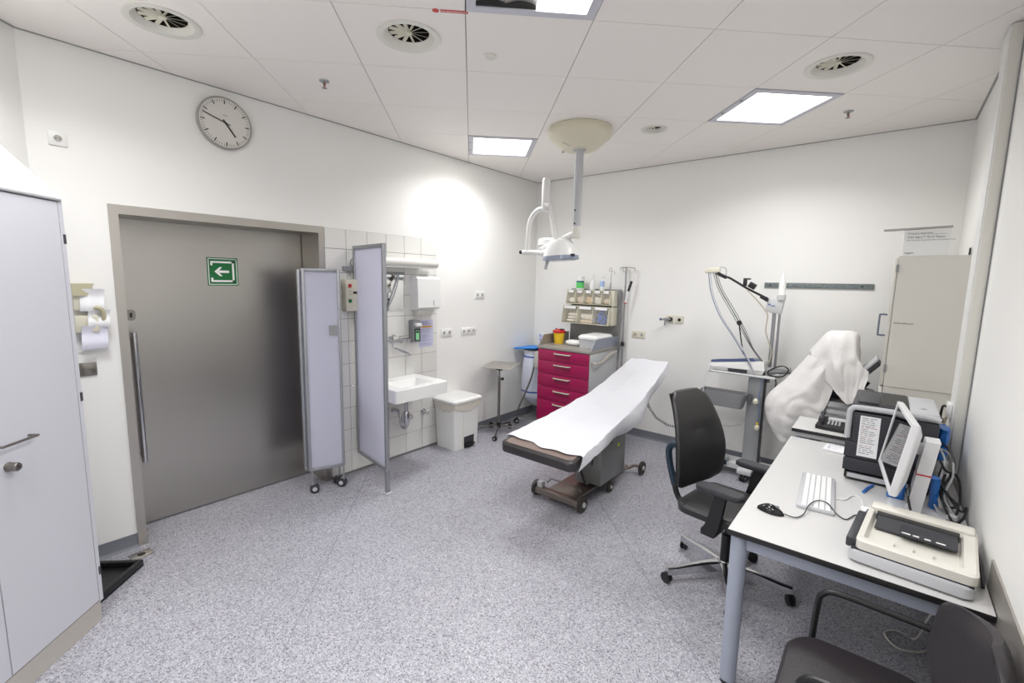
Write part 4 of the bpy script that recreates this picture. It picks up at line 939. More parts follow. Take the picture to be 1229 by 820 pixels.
bk = MB(); a = rrect(2.36, 2.76, -.56, -.40, .80, .03); b = rrect(2.39, 2.73, -.545, -.41, .665, .03); ai = rrect(2.367, 2.753, -.553, -.407, .80, .025); bi = rrect(2.397, 2.723, -.538, -.417, .675, .025)
bk.rings([b, a, ai, bi]); part('basket', bk, m_midgrey, t, world=True)
part('basket_bracket', MB().box(2.70, 2.78, -.41, -.33, .72, .78), m_midgrey, t, world=True)
part('recorder', MB().rings([[(2.44, -.46, .988), (2.86, -.46, .988), (2.86, -.18, .988), (2.44, -.18, .988)], [(2.42, -.485, 1.02), (2.88, -.485, 1.03), (2.88, -.16, 1.03), (2.42, -.16, 1.02)], [(2.425, -.48, 1.055), (2.87, -.48, 1.115), (2.87, -.17, 1.075), (2.425, -.17, 1.03)]]), m_white, t, world=True)
part('recorder_lid', MB().rings([[(2.425, -.482, 1.057), (2.80, -.482, 1.108), (2.80, -.168, 1.075), (2.425, -.168, 1.035)], [(2.43, -.48, 1.080), (2.78, -.48, 1.135), (2.78, -.17, 1.09), (2.43, -.17, 1.05)]]), mat('lid_navy', '#46557c', .35), t, world=True)
part('slot', MB().box(2.58, 2.74, -.4815, -.46, .992, 1.022), m_dark, t, world=True)
part('pole', MB().cyl((2.885, -.30, .90), (2.885, -.30, 1.60), .015), m_alu, t, world=True)
part('second_pole', MB().cyl((2.925, -.28, .985), (2.925, -.28, 1.55), .010), m_alu, t, world=True)
part('pole_head', MB().obox((2.885, -.30, 1.60), (.13, .06, .13), Matrix.Rotation(R(8), 3, 'Y'), bev=.008), m_cartL, t, world=True)
mb = MB(); mb.box(2.835, 2.855, -.331, -.3305, 1.605, 1.62); mb.box(2.86, 2.89, -.331, -.3305, 1.595, 1.605); part('logo_marks', mb, m_inkb, t, world=True, smooth=False)
part('gel_bottle', MB().lathe([(.032, 1.665), (.032, 1.69), (.028, 1.70), (.028, 1.80), (.018, 1.84), (.006, 1.885)], o=(2.93, -.31, 0), n=20), m_white, t, world=True)
part('bottle_holder', MB().lathe([(.036, 1.655), (.036, 1.70)], o=(2.93, -.31, 0), n=20), m_cartL, t, world=True)
mb = MB(); mb.tube([(2.83, -.32, 1.66), (2.66, -.37, 1.75), (2.52, -.41, 1.84), (2.41, -.44, 1.88)], .010, 8, smooth=2); part('cable_arm', mb, m_black, t, world=True)
mb = MB(); mb.obox((2.80, -.33, 1.665), (.07, .03, .03), Matrix.Rotation(R(30), 3, 'Y')); mb.obox((2.70, -.36, 1.775), (.06, .04, .05), Matrix.Rotation(R(30), 3, 'Y'), bev=.004); mb.obox((2.64, -.37, 1.80), (.03, .03, .06), bev=.004); mb.obox((2.655, -.37, 1.835), (.06, .012, .014)); mb.obox((2.45, -.43, 1.865), (.10, .035, .03), Matrix.Rotation(R(25), 3, 'Y'), bev=.005)
part('arm_clips', mb, m_black, t, world=True)
part('electrode_head', MB().obox((2.375, -.45, 1.91), (.13, .05, .045), Matrix.Rotation(R(-4), 3, 'Y'), bev=.008), m_cream, t, world=True)
part('head_loop', MB().tube([(2.42, -.46, 1.925), (2.455, -.46, 1.94), (2.49, -.45, 1.92), (2.49, -.44, 1.86)], .003, 6), m_midgrey, t, world=True)
def cable(name, pts, r, m, tt): return part(name, MB().tube(pts, r, 6, smooth=5), m, tt, world=True)
cable('arm_cable', [(2.66, -.38, 1.74), (2.76, -.38, 1.64), (2.83, -.37, 1.55), (2.845, -.36, 1.50), (2.84, -.36, 1.38), (2.87, -.35, 1.28), (2.90, -.35, 1.18), (2.88, -.36, 1.08)], .0055, mat('beige_cable', '#b7ae9c', .5), t)
for k in range(5):
    d = .017*k
    cable('lead_wire', [(2.345+d, -.45, 1.89), (2.40+d, -.45, 1.74), (2.50+d*1.2, -.44, 1.56), (2.62+d, -.44, 1.38), (2.74+d*.4, -.44, 1.22), (2.86, -.43, 1.06+.01*k)] if k > 1 else [(2.34+d, -.46, 1.89), (2.38+d, -.47, 1.70), (2.47+d, -.48, 1.50), (2.60+d, -.49, 1.32), (2.70+d, -.49, 1.17), (2.82, -.49, .98)], .0045 if k != 1 else .007, (mat('lead_blue_grey', '#6f7c98', .5) if k == 0 else None, m_lgrey, m_midgrey, m_dark, m_midgrey)[k], t)
mb = MB(); mb.lathe([(.022, -.006), (.022, .006)], o=(2.64, -.46, 1.44), axis=EY, n=16); part('suction_bulb', mb, m_black, t, world=True)
cable('suction_lead', [(2.64, -.46, 1.43), (2.66, -.47, 1.33), (2.69, -.47, 1.2), (2.72, -.47, 1.15)], .006, m_black, t)
cable('hanging_lead', [(2.44, -.50, 1.03), (2.41, -.53, .92), (2.405, -.575, .80), (2.42, -.58, .66), (2.50, -.58, .52), (2.62, -.50, .48), (2.71, -.44, .50), (2.735, -.39, .52)], .005, m_lgrey, t)
cable('tube_lead', [(2.86, -.42, 1.0), (2.86, -.46, .88), (2.85, -.46, .78), (2.86, -.45, .62), (2.85, -.45, .52)], .009, mat('tube_blue_grey', '#7b879d', .5), t)
part('lead_end', MB().lathe([(.006, -.03), (.024, -.012), (.024, .012), (.008, .03)], o=(2.83, -.46, .74), n=14), m_cream, t, world=True)
part('lead_end', MB().lathe([(.006, -.03), (.022, -.012), (.022, .012), (.008, .03)], o=(2.855, -.45, .50), n=14), m_cream, t, world=True)
part('yellow_tip', MB().cyl((2.855, -.45, .525), (2.855, -.45, .555), .010), m_yellow, t, world=True)
cable('power_cable', [(2.93, -.32, 1.0), (2.95, -.30, .9), (2.93, -.22, .80), (2.97, -.16, .68), (3.05, -.12, .55)], .006, m_black, t)
mb = MB(); mb.tube([(2.96, -.45, 1.07), (3.02, -.46, 1.09), (3.06, -.46, 1.06), (3.02, -.46, 1.0), (2.94, -.46, .99), (2.90, -.45, 1.02)], .006, 6, close=True); part('cable_bundle', mb, m_black, t, world=True)

# ------------------------------------------------------------------ covered machine
t = thing('covered_machine', 'medical machine hidden under a draped cloth between cart and cupboard', 'machine', (3.3, -.55, 0))
part('pedestal', MB().box(3.18, 3.34, -.60, -.38, .10, .80, bev=.01), m_midgrey, t, world=True)
part('foot_base', MB().box(3.05, 3.50, -.68, -.28, .05, .10, bev=.01), m_dark, t, world=True)
for x, y in ((3.1, -.63), (3.45, -.63), (3.1, -.33), (3.45, -.33)): swivel(t, x, y, .028, .06, .8)
part('body', MB().box(3.27, 3.48, -.74, -.34, .80, 1.10, bev=.02), m_dark, t, world=True)
part('head_block', MB().box(3.34, 3.49, -.74, -.40, 1.10, 1.385, bev=.02), m_lgrey, t, world=True)
mb = MB(); mb.rings([rrect(3.39, 3.55, -.90, -.74, .875, .03), rrect(3.38, 3.56, -.91, -.74, .90, .03), rrect(3.39, 3.55, -.90, -.74, .935, .03)]); part('control_desk', mb, m_midgrey, t, world=True)
part('probe_cup', MB().lathe([(.045, .83), (.06, .85), (.05, .885)], o=(3.42, -.84, 0), n=18), m_lgrey, t, world=True)
part('lower_shell', MB().box(3.40, 3.64, -.90, -.62, .84, .885, bev=.012), m_lgrey, t, world=True)
part('screen_arm', MB().tube([(3.50, -.6, .98), (3.57, -.68, 1.02), (3.61, -.7, 1.08)], .014, 8), m_dark, t, world=True)
part('tilted_display', MB().obox((3.572, -.74, 1.15), (.05, .24, .26), Matrix.Rotation(R(38), 3, 'Y'), bev=.008), m_dark, t, world=True)
part('display_frame', MB().obox((3.559, -.74, 1.162), (.02, .25, .28), Matrix.Rotation(R(38), 3, 'Y'), bev=.004), m_lgrey, t, world=True)
part('round_cap', MB().lathe([(.065, .99), (.07, 1.0), (.07, 1.03), (.06, 1.04)], o=(3.585, -.78, 0), n=24), m_lgrey, t, world=True)
def spatch(name, net, m, nu=26, nv=26, seed=0, amp=.008):
    """smooth surface through a net of points, with cloth creases"""
    net = [[Vector(p) for p in r] for r in net]
    def cr(P, t_):
        n = len(P)-1; x = min(t_*n, n-1e-6); i = int(x); f_ = x-i; a, b, c, d = P[max(i-1, 0)], P[i], P[i+1], P[min(i+2, n)]
        return .5*((2*b)+(-a+c)*f_+(2*a-5*b+4*c-d)*f_*f_+(-a+3*b-3*c+d)*f_**3)
    def fn(u, v):
        p = cr([cr(r, v) for r in net], u)
        k = amp*(2.2*(1-abs(math.sin(v*7+u*2.5+seed)))**1.5+.9*math.sin(u*13+v*5+seed*2)+.7*math.sin(v*21-u*9)+.3*math.sin(u*37+v*5))
        return p+Vector((k*.3, -abs(k)*.9, k*.3))
    return MB().grid(fn, nu, nv, .003)
n1 = [[(3.20, -.45, 1.22), (3.23, -.74, 1.24), (3.33, -.85, 1.22), (3.41, -.88, 1.04)],
      [(3.08, -.45, 1.02), (3.10, -.74, 1.04), (3.24, -.89, .99), (3.385, -.90, .90)],
      [(2.99, -.45, .86), (2.96, -.72, .86), (3.13, -.90, .82), (3.345, -.905, .78)],
      [(2.98, -.45, .70), (2.97, -.74, .69), (3.12, -.90, .64), (3.31, -.90, .66)],
      [(3.02, -.45, .56), (3.05, -.76, .56), (3.15, -.88, .52), (3.29, -.88, .58)]]
solo('cloth_cover', spatch('x', n1, m_sheet, seed=1, nu=44, nv=44, amp=.010), m_sheet, 'white cotton cloth hanging down the left side of the covered machine', 'cloth')
n2 = [[(3.20, -.34, 1.23), (3.20, -.55, 1.25), (3.24, -.76, 1.26), (3.30, -.86, 1.16), (3.41, -.90, 1.03)],
      [(3.30, -.34, 1.40), (3.31, -.55, 1.41), (3.33, -.78, 1.41), (3.37, -.88, 1.22), (3.44, -.925, 1.0)],
      [(3.40, -.34, 1.42), (3.40, -.55, 1.435), (3.40, -.80, 1.43), (3.42, -.91, 1.22), (3.49, -.945, .96)],
      [(3.50, -.34, 1.41), (3.51, -.55, 1.42), (3.51, -.80, 1.41), (3.50, -.91, 1.22), (3.53, -.95, .95)],
      [(3.525, -.34, 1.30), (3.53, -.55, 1.31), (3.54, -.82, 1.26), (3.56, -.90, 1.195), (3.56, -.95, 1.0)],
      [(3.53, -.34, 1.20), (3.54, -.55, 1.2), (3.56, -.84, 1.20), (3.61, -.90, 1.18), (3.595, -.94, 1.06)]]
solo('cloth_cover', spatch('x', n2, m_sheet, seed=3, amp=.008, nu=50, nv=50), m_sheet, 'white cotton cloth draped over the top and right of the covered machine', 'cloth')

# ------------------------------------------------------------------ tall cupboard on the right
t = thing('tall_cupboard', 'tall off-white cupboard with a small label on its side, in the back right corner', 'cupboard', (3.86, -.6, 0))
m_cup = mat('cupboard_white', '#d6d3cb', .45)
part('upper_body', MB().box(3.695, 4.035, -1.05, -.15, 1.125, 1.985), m_cup, t, world=True, smooth=False)
part('lower_body', MB().box(3.695, 4.035, -1.045, -.15, .06, 1.122), m_cup, t, world=True, smooth=False)
part('plinth', MB().box(3.71, 4.03, -1.0, -.16, 0, .06), m_dark, t, world=True, smooth=False)
d1 = part('door', MB().box(3.672, 3.692, -1.048, -.602, 1.13, 1.975, bev=.002), m_cup, t, world=True)
part('door', MB().box(3.672, 3.692, -.598, -.152, 1.13, 1.975, bev=.002), m_cup, t, world=True)
part('door', MB().box(3.672, 3.692, -1.045, -.602, .07, 1.118, bev=.002), m_cup, t, world=True); part('door', MB().box(3.672, 3.692, -.598, -.152, .07, 1.118, bev=.002), m_cup, t, world=True)
part('handle', MB().tube([(3.672, -.98, 1.60), (3.637, -.98, 1.60), (3.632, -.98, 1.59), (3.632, -.98, 1.47), (3.637, -.98, 1.46), (3.672, -.98, 1.46)], .006, 8, smooth=3), mat('handle_blue_grey', '#6e7886', .35, .6), d1, world=True)
part('hinge_strip', MB().box(3.6925, 3.6945, -1.047, -1.03, 1.15, 1.96), m_midgrey, t, world=True)
part('hinge', MB().box(3.686, 3.70, -1.056, -1.046, 1.88, 1.93), m_midgrey, t, world=True); part('hinge', MB().box(3.686, 3.70, -1.056, -1.046, 1.22, 1.27), m_midgrey, t, world=True)
part('side_label', text_mesh('Schnelltester', .0195, m_ink, frame_mtx((3.708, -1.0503, 1.545), EX, (0, -1, 0)), .0002), None, t, world=True, smooth=False)
t = thing('paper_carton', 'white printed carton of ECG paper with its lid flap on top of the cupboard', 'carton', (3.81, -.9, 1.985))
part('carton', MB().box(3.705, 3.925, -1.045, -.75, 1.986, 2.145), m_white, t, world=True, smooth=False)
part('lid_flap', MB().obox((3.765, -1.03, 2.156), (.33, .05, .010), Matrix.Rotation(R(-1.5), 3, 'Y')), mat('flap_shade_grey', '#a8a4a4', .5), t, world=True)  # grey of the flap's shadowed underside is put into its colour
for s_, z, x, tx_ in ((.016, 2.118, 3.722, 'VYGON INFORM'), (.018, 2.096, 3.722, 'Vital Signs\u2122 ECG Papier'), (.0095, 2.080, 3.722, 'REF  Ersatzpapier Registrierstreifen 110 x 100 Blatt 8 Pack'), (.020, 1.998, 3.716, 'vygon')):
    part('lettering', text_mesh(tx_, s_, m_ink, frame_mtx((x, -1.0453, z), EX, (0, -1, 0)), .0002), None, t, world=True, smooth=False)
part('thin_rule', MB().box(3.845, 3.905, -1.0457, -1.045, 2.117, 2.119), m_midgrey, t, world=True, smooth=False)
solo('black_clip', MB().box(4.018, 4.026, -1.03, -1.0, 1.986, 2.03, bev=.003), m_black, 'tiny black clip standing on the right end of the cupboard top', 'clip')
# ------------------------------------------------------------------ right wall
t = thing('cable_trunking', 'white vertical cable trunking on the right wall behind the desk', 'trunking', (4.02, -1.5, 1.5))
part('trunk', MB().box(4.0, W, -1.66, -1.40, .80, HT-.004, bev=.004), m_white2, t, world=True)
part('trunk_lid', MB().box(3.994, 4.0, -1.645, -1.455, .80, HT-.006), m_white, t, world=True, smooth=False)
part('shadow_gap', MB().box(W-.006, W-.001, -1.665, -1.66, .80, HT-.004), m_midgrey, t, world=True, smooth=False)
cable('black_lead', [(3.985, -1.52, 1.12), (3.965, -1.50, 1.13), (3.96, -1.48, 1.08), (3.958, -1.47, .95), (3.955, -1.47, .80), (3.95, -1.52, .765)], .006, m_black, t)
cable('beige_lead', [(3.985, -1.56, 1.10), (3.972, -1.555, 1.05), (3.97, -1.55, .93), (3.965, -1.55, .78)], .006, m_brown, t)
part('socket_block', MB().box(3.975, 3.994, -1.60, -1.50, 1.08, 1.16, bev=.004), m_white, t, world=True)
t = thing('bumper_plate', 'stainless steel protection plate on the right wall beside the desk', 'wall plate', (W, -3.6, .6))
part('plate', MB().box(W-.007, W-.001, -4.8, -2.74, .50, .84), m_steelH, t, world=True, smooth=False)

# ------------------------------------------------------------------ desks
DT = .74
t = thing('desk', 'white desk with black edge and round grey legs along the right wall', 'desk', (3.63, -2.13, 0))
DX0, DX1, DYa, DYb = 3.232, 4.037, -2.945, -1.335
part('desk_top', MB().box(DX0, DX1, DYa, DYb, DT-.002, DT, bev=.0007, seg=1), m_deskW, t, world=True)
part('core_board', MB().box(DX0-.001, DX1, DYa-.001, DYb, DT-.026, DT-.0022, bev=.002), m_deskE, t, world=True)
for x, y in ((DX0+.04, DYa+.045), (DX1-.05, DYa+.045), (DX0+.04, DYb-.05), (DX1-.05, DYb-.05)):
    l_ = part('leg', MB().cyl((x, y, .02), (x, y, DT-.027), .034, n=24), m_deskL, t, world=True)
    part('foot_glide', MB().cyl((x, y, 0), (x, y, .022), .030, n=20), m_black, l_, world=True)
part('side_rail', MB().box(DX0+.07, DX1-.08, DYa+.028, DYa+.058, DT-.085, DT-.027, bev=.003), m_deskL, t, world=True)
part('side_rail', MB().box(DX0+.07, DX1-.08, DYb-.063, DYb-.033, DT-.085, DT-.027, bev=.003), m_deskL, t, world=True)
part('long_rail', MB().box(DX0+.028, DX0+.055, DYa+.07, DYb-.08, DT-.085, DT-.027, bev=.003), m_deskL, t, world=True)
part('long_rail', MB().box(DX1-.065, DX1-.038, DYa+.07, DYb-.08, DT-.085, DT-.027, bev=.003), m_deskL, t, world=True)
t = thing('side_table', 'small higher white table with black edge behind the desk', 'table', (3.45, -1.13, 0))
part('table_top', MB().box(3.232, 3.668, -1.328, -.955, .798, .80, bev=.0007, seg=1), m_deskW, t, world=True)
part('core_board', MB().box(3.231, 3.668, -1.329, -.954, .775, .7978, bev=.002), m_deskE, t, world=True)
part('frame', MB().box(3.25, 3.65, -1.31, -.975, .742, .775, bev=.003), m_lgrey, t, world=True)
for x, y in ((3.275, -1.285), (3.63, -1.285), (3.275, -1.0), (3.63, -1.0)): part('leg', MB().cyl((x, y, 0), (x, y, .742), .02), m_deskL, t, world=True)
# telephone
t = thing('telephone', 'black desk telephone on the higher side table', 'telephone', (3.46, -1.14, .80))
mz = Matrix.Rotation(R(-6), 3, 'Z')
part('base', MB().obox((3.46, -1.15, .825), (.19, .19, .036), mz @ Matrix.Rotation(R(8), 3, 'X'), bev=.006), m_black, t, world=True)
part('handset', MB().tube([(3.385, -1.22, .862), (3.385, -1.17, .872), (3.385, -1.12, .878), (3.385, -1.065, .88)], [.016, .011, .011, .016], 10), m_dark, t, world=True)
for i in range(4):
    for j in range(3): part('key', MB().obox((3.43+.02*i, -1.20+.028*j, .840+.004*j), (.013, .018, .008), bev=.002, seg=1), m_lgrey, t, world=True)
part('display', MB().obox((3.47, -1.10, .853), (.10, .05, .006), Matrix.Rotation(R(8), 3, 'X')), m_lgrey, t, world=True)
t = thing('notepad', 'small white notepad with scribbles beside the printer', 'notepad', (3.50, -1.45, DT))
part('pad', MB().obox((3.495, -1.45, DT+.006), (.11, .15, .010), Matrix.Rotation(R(-6), 3, 'Z')), m_sheetpaper, t, world=True, smooth=False)
text_lines(t, (3.455, -1.39, DT+.0113), EX, EZ, .085, 8, .014, .0025, m_inkb, 9)

# printer
t = thing('laser_printer', 'large dark grey laser printer with light grey trim and taped list', 'printer', (3.74, -1.74, DT))
px0, px1, py0, py1, pt = 3.565, 3.925, -1.96, -1.52, 1.165
mb = MB(); mb.box(px0, px1, py0, py1, DT+.05, pt-.045, bev=.012); part('body', mb, m_prdark, t, world=True)
part('paper_tray', MB().box(px0+.006, px1-.006, py0-.006, py1-.02, DT+.012, DT+.048, bev=.004), m_black, t, world=True)
part('tray_label', MB().box(px0+.02, px0+.23, py0-.0075, py0-.006, DT+.018, DT+.042), m_lgrey, t, world=True, smooth=False)
part('drawer_front', MB().box(px0-.004, px1-.05, py0-.008, py0, DT+.055, DT+.125, bev=.004), m_prdark, t, world=True)
part('drawer_front', MB().box(px0-.004, px1-.05, py0-.008, py0, DT+.13, DT+.215, bev=.004), m_prdark, t, world=True)
part('front_door', MB().box(px0+.02, px1-.05, py0-.008, py0, DT+.22, pt-.06, bev=.004), m_prdark, t, world=True)
part('drawer_grip', MB().box(px0+.20, px0+.26, py0-.0095, py0-.008, DT+.19, DT+.205), m_black, t, world=True)
mb = MB(); mb.tube([(px0+.002, py0-.004, DT+.235), (px0+.002, py0-.004, pt-.06), (px0+.012, py0-.004, pt-.03), (px0+.05, py0-.004, pt-.02), (px1-.06, py0-.004, pt-.02), (px1, py0-.004, pt-.03)], .014, 10, smooth=4, flat=1.0); part('trim_band', mb, m_lgrey, t, world=True)
part('top_cover', MB().box(px0+.01, px1-.12, py0+.008, py1, pt-.045, pt, bev=.01), m_prdark, t, world=True)
part('light_corner', MB().box(px1-.118, px1-.002, py0+.004, py1, pt-.045, pt-.004, bev=.008), m_lgrey, t, world=True)
part('output_slot', MB().box(px0+.13, px1-.12, py0+.05, py1-.05, pt-.002, pt+.0012), m_black, t, world=True)
part('control_panel', MB().box(px0+.03, px0+.12, py0+.02, py0+.20, pt, pt+.012, bev=.003), m_dark, t, world=True)
part('arrow_mark', MB().prism([(px1-.075, py0+.11), (px1-.045, py0+.11), (px1-.06, py0+.13)], pt-.004, pt-.0034), m_dark, t, world=True, smooth=False)
nt = part('taped_list', MB().box(3.615, 3.70, py0-.0098, py0-.0085, .885, 1.105), m_sheetpaper, t, world=True, smooth=False, label='taped white list with printed lines')
for k, (z, n, m_) in enumerate(((1.095, 5, m_ink), (1.045, 1, m_inkr), (1.035, 4, m_ink), (.992, 1, m_inkr), (.982, 3, m_ink), (.945, 1, m_inkr), (.935, 4, m_ink))):
    text_lines(nt, (3.623, py0-.0098, z), EX, (0, -1, 0), .068, n, .0105, .0024, m_, 20+k)
part('side_knob', MB().cyl((px1, py0+.06, pt-.035), (px1+.012, py0+.06, pt-.035), .012), m_black, t, world=True)
part('usb_stick', MB().box(3.83, 3.90, py0-.02, py0-.008, DT+.03, DT+.05, bev=.003), m_lgrey, t, world=True)

# monitor
mc = Vector((3.757, -2.243, 1.052)); yaw, tilt, mw_, mh_ = .094, .141, .475, .33
wd = Vector((-math.sin(yaw), math.cos(yaw), 0)); nn = Vector((math.cos(yaw), math.sin(yaw), 0)); uu = (Vector((0, 0, 1))*math.cos(tilt)+nn*math.sin(tilt)); fn_ = wd.cross(uu).normalized()
if fn_.x > 0: fn_ = -fn_
mm = Matrix((-wd, uu, (-wd).cross(uu))).transposed().to_4x4(); mm.translation = mc    # local x to the near side, y up, z out of the screen
t = thing('monitor', 'white flat monitor seen edge-on on the desk, mirroring the taped list', 'monitor', (3.85, -2.24, DT))
mb = MB(); bz = .018
for a in ((-mw_/2, mw_/2, -mh_/2, -mh_/2+bz+.006), (-mw_/2, mw_/2, mh_/2-bz, mh_/2), (-mw_/2, -mw_/2+bz, -mh_/2+bz, mh_/2-bz), (mw_/2-bz, mw_/2, -mh_/2+bz, mh_/2-bz)): mb.box(*a, -.02, .004, bev=.002, seg=1, mtx=mm)
sg = (mm.to_3x3() @ Vector((0, 0, 1))).x
part('bezel', mb, m_monback, t, world=True)
part('screen', MB().box(-mw_/2+bz, mw_/2-bz, -mh_/2+bz, mh_/2-bz, -.006, .0, mtx=mm), m_screen, t, world=True, smooth=False)
mb = MB(); mb.rings([[mm @ Vector(p) for p in q_] for q_ in (((-mw_/2+.004, -mh_/2+.004, -.008), (mw_/2-.004, -mh_/2+.004, -.008), (mw_/2-.004, mh_/2-.004, -.008), (-mw_/2+.004, mh_/2-.004, -.008)), ((-mw_/2+.004, -mh_/2+.004, -.024), (mw_/2-.004, -mh_/2+.004, -.024), (mw_/2-.004, mh_/2-.004, -.024), (-mw_/2+.004, mh_/2-.004, -.024)), ((-.16, -.11, -.052), (.16, -.11, -.052), (.16, .11, -.052), (-.16, .11, -.052)))]); part('back_shell', mb, m_monback, t, world=True)
mb = MB()
for k in range(16): mb.box(.205, .2115, -.10+.0125*k, -.094+.0125*k, -.028, -.022, mtx=mm)
part('vent_slots', mb, m_dark, t, world=True)
part('neck', MB().obox(mc+Vector((.075, 0, .005)), (.07, .05, .05), bev=.008), m_lgrey, t, world=True)
part('stand_column', MB().rings([[(x+a, y, z) for a, y in ((0, -2.295), (.05, -2.295), (.05, -2.195), (0, -2.195))] for z, x in ((DT+.012, 3.822), (1.10, 3.858), (1.105, 3.86))]), m_monback, t, world=True)
part('red_stripe', MB().box(3.8415, 3.8935, -2.2966, -2.21, .948, .954), m_red, t, world=True, smooth=False)
part('grey_insert', MB().box(3.822, 3.829, -2.28, -2.20, .80, .86), m_midgrey, t, world=True, smooth=False)
part('stand_foot', MB().box(3.76, 3.97, -2.35, -2.12, DT, DT+.014, bev=.005), m_monback, t, world=True)
# keyboard, mouse, pen
t = thing('keyboard', 'white computer keyboard lying on the desk', 'keyboard', (3.485, -2.27, DT))
ka = Vector((3.39, -2.06)); kb = Vector((3.425, -2.54)); kd = (kb-ka).normalized(); kang = math.atan2(kd.y, kd.x)
km = Matrix.Translation((3.483, -2.285, DT)) @ Matrix.Rotation(kang, 4, 'Z')
part('case', MB().box(-.235, .235, -.075, .075, 0, .016, bev=.004, mtx=km), m_lgrey, t, world=True)
mb = MB(); rd = random.Random(8)
for r_ in range(5):
    n_ = 15
    for c_ in range(n_+4): 
        x = -.222+.0233*c_+(.006 if c_ > 13 else 0); y = .058-.0235*r_
        mb.box(x, x+.0195, y-.018, y, .016, .0195, mtx=km)
o_ = part('keys', mb, mat('key_white', '#f3f3f2', .4), t, world=True, smooth=False); o_['kind'] = 'stuff'
t = thing('computer_mouse', 'shiny black computer mouse with cable at the front edge of the desk', 'mouse', (3.34, -2.655, DT))
mb = MB(); rg = []
for k in range(13):
    u = k/12; x = -.056+.112*u; wv = .031*math.sin(math.pi*min(.999, max(.03, u)))**.45; hv = .036*math.sin(math.pi*(.06+.9*u))**.8
    rg.append([(3.343+x, -2.657-.12*x+wv*math.cos(a), DT+.001+hv*max(0, math.sin(a)) ) for a in [math.pi*i/10 for i in range(11)]])
mb.rings(rg); part('shell', mb, mat('gloss_black', '#1a1a1c', .15), t, world=True)
part('wheel', MB().cyl((3.368, -2.664, DT+.031), (3.368, -2.656, DT+.031), .008), m_midgrey, t, world=True)
cable('mouse_cable', [(3.398, -2.664, DT+.012), (3.44, -2.655, DT+.006), (3.465, -2.60, DT+.008), (3.475, -2.52, DT+.025), (3.50, -2.44, DT+.026), (3.54, -2.44, DT+.026), (3.58, -2.50, DT+.012), (3.615, -2.52, DT+.005), (3.635, -2.48, DT+.006), (3.65, -2.44, DT+.005), (3.70, -2.45, DT+.005), (3.76, -2.42, DT+.005)], .0026, m_black, t)
solo('pen', MB().tube([(3.665, -2.12, DT+.007), (3.68, -2.05, DT+.007), (3.70, -1.985, DT+.007)], .0065, 8, smooth=0), m_blue2, 'blue pen on the desk in front of the printer', 'pen')
solo('white_cable', MB().tube([(3.565, -2.30, DT+.004), (3.60, -2.28, DT+.004), (3.625, -2.20, DT+.004), (3.66, -2.22, DT+.004), (3.68, -2.35, DT+.004), (3.72, -2.40, DT+.004)], .003, 6), m_white, 'thin white cable beside the keyboard', 'cable')

# scanner
t = thing('flatbed_scanner', 'cream flatbed scanner with open dark paper slot at the near desk corner', 'scanner', (3.835, -2.68, DT), R(-5))
S = lambda *a: a
mb = MB(); mb.rings([[(x, y, z) for x, y, _ in rrect(-.175+i_, .175-i_, -.225+i_, .215-i_, 0, .03)] for z, i_ in ((.004, .008), (.012, .0), (.045, .0), (.052, .004))]); part('base', mb, m_lgrey, t)
part('shadow_gap', MB().box(-.166, .17, -.217, .205, .050, .058), m_dark, t)
part('left_grip', MB().box(-.186, -.150, -.20, .10, .046, .085, bev=.006), m_dark, t)
LH = .095
mb = MB(); ox0, ox1, oy0, oy1 = -.155, .178, -.218, .208; ix0, ix1, iy0, iy1 = -.125, .130, -.175, .118
mb.rings([rrect(ox0, ox1, oy0, oy1, .058, .025, 4), rrect(ox0, ox1, oy0, oy1, LH-.006, .025, 4), rrect(ox0+.008, ox1-.008, oy0+.008, oy1-.008, LH, .02, 4), rrect(ix0-.01, ix1+.01, iy0-.01, iy1+.01, LH, .012, 4), rrect(ix0, ix1, iy0, iy1, .072, .01, 4)]); part('lid', mb, m_scan, t)
part('slot_back', MB().box(ix0+.002, ix1-.002, iy1-.040, iy1-.002, .073, LH+.003), m_black, t)
part('paper_support', MB().rings([[(-.118, -.03, .079), (.124, -.03, .079), (.124, .085, .090), (-.118, .085, .090)], [(-.118, -.03, .084), (.124, -.03, .084), (.124, .085, .097), (-.118, .085, .097)]]), m_dark, t)
part('flap', MB().rings([[(-.04, -.06, .094), (.124, -.06, .094), (.124, .05, .088), (-.04, .05, .088)], [(-.04, -.06, .100), (.124, -.06, .100), (.124, .05, .095), (-.04, .05, .095)]]), m_prdark, t)
for k in range(4): part('flap_mark', MB().box(-.034+.033*k, -.034+.033*k+(.026 if k in (0, 3) else .018), -.048, -.040, .0985, .1012), m_white, t, smooth=False)
for k in range(3): part('tray_rib', MB().box(-.05+.055*k, -.048+.055*k, -.15, -.11, .072, .084), m_white2, t, smooth=False)
part('badge', MB().lathe([(.014, 0), (.012, .002)], o=(.02, .165, LH), n=20), m_midgrey, t)
part('rear_hood', MB().box(-.15, .172, .13, .204, LH-.004, LH+.012, bev=.010), m_scan, t)

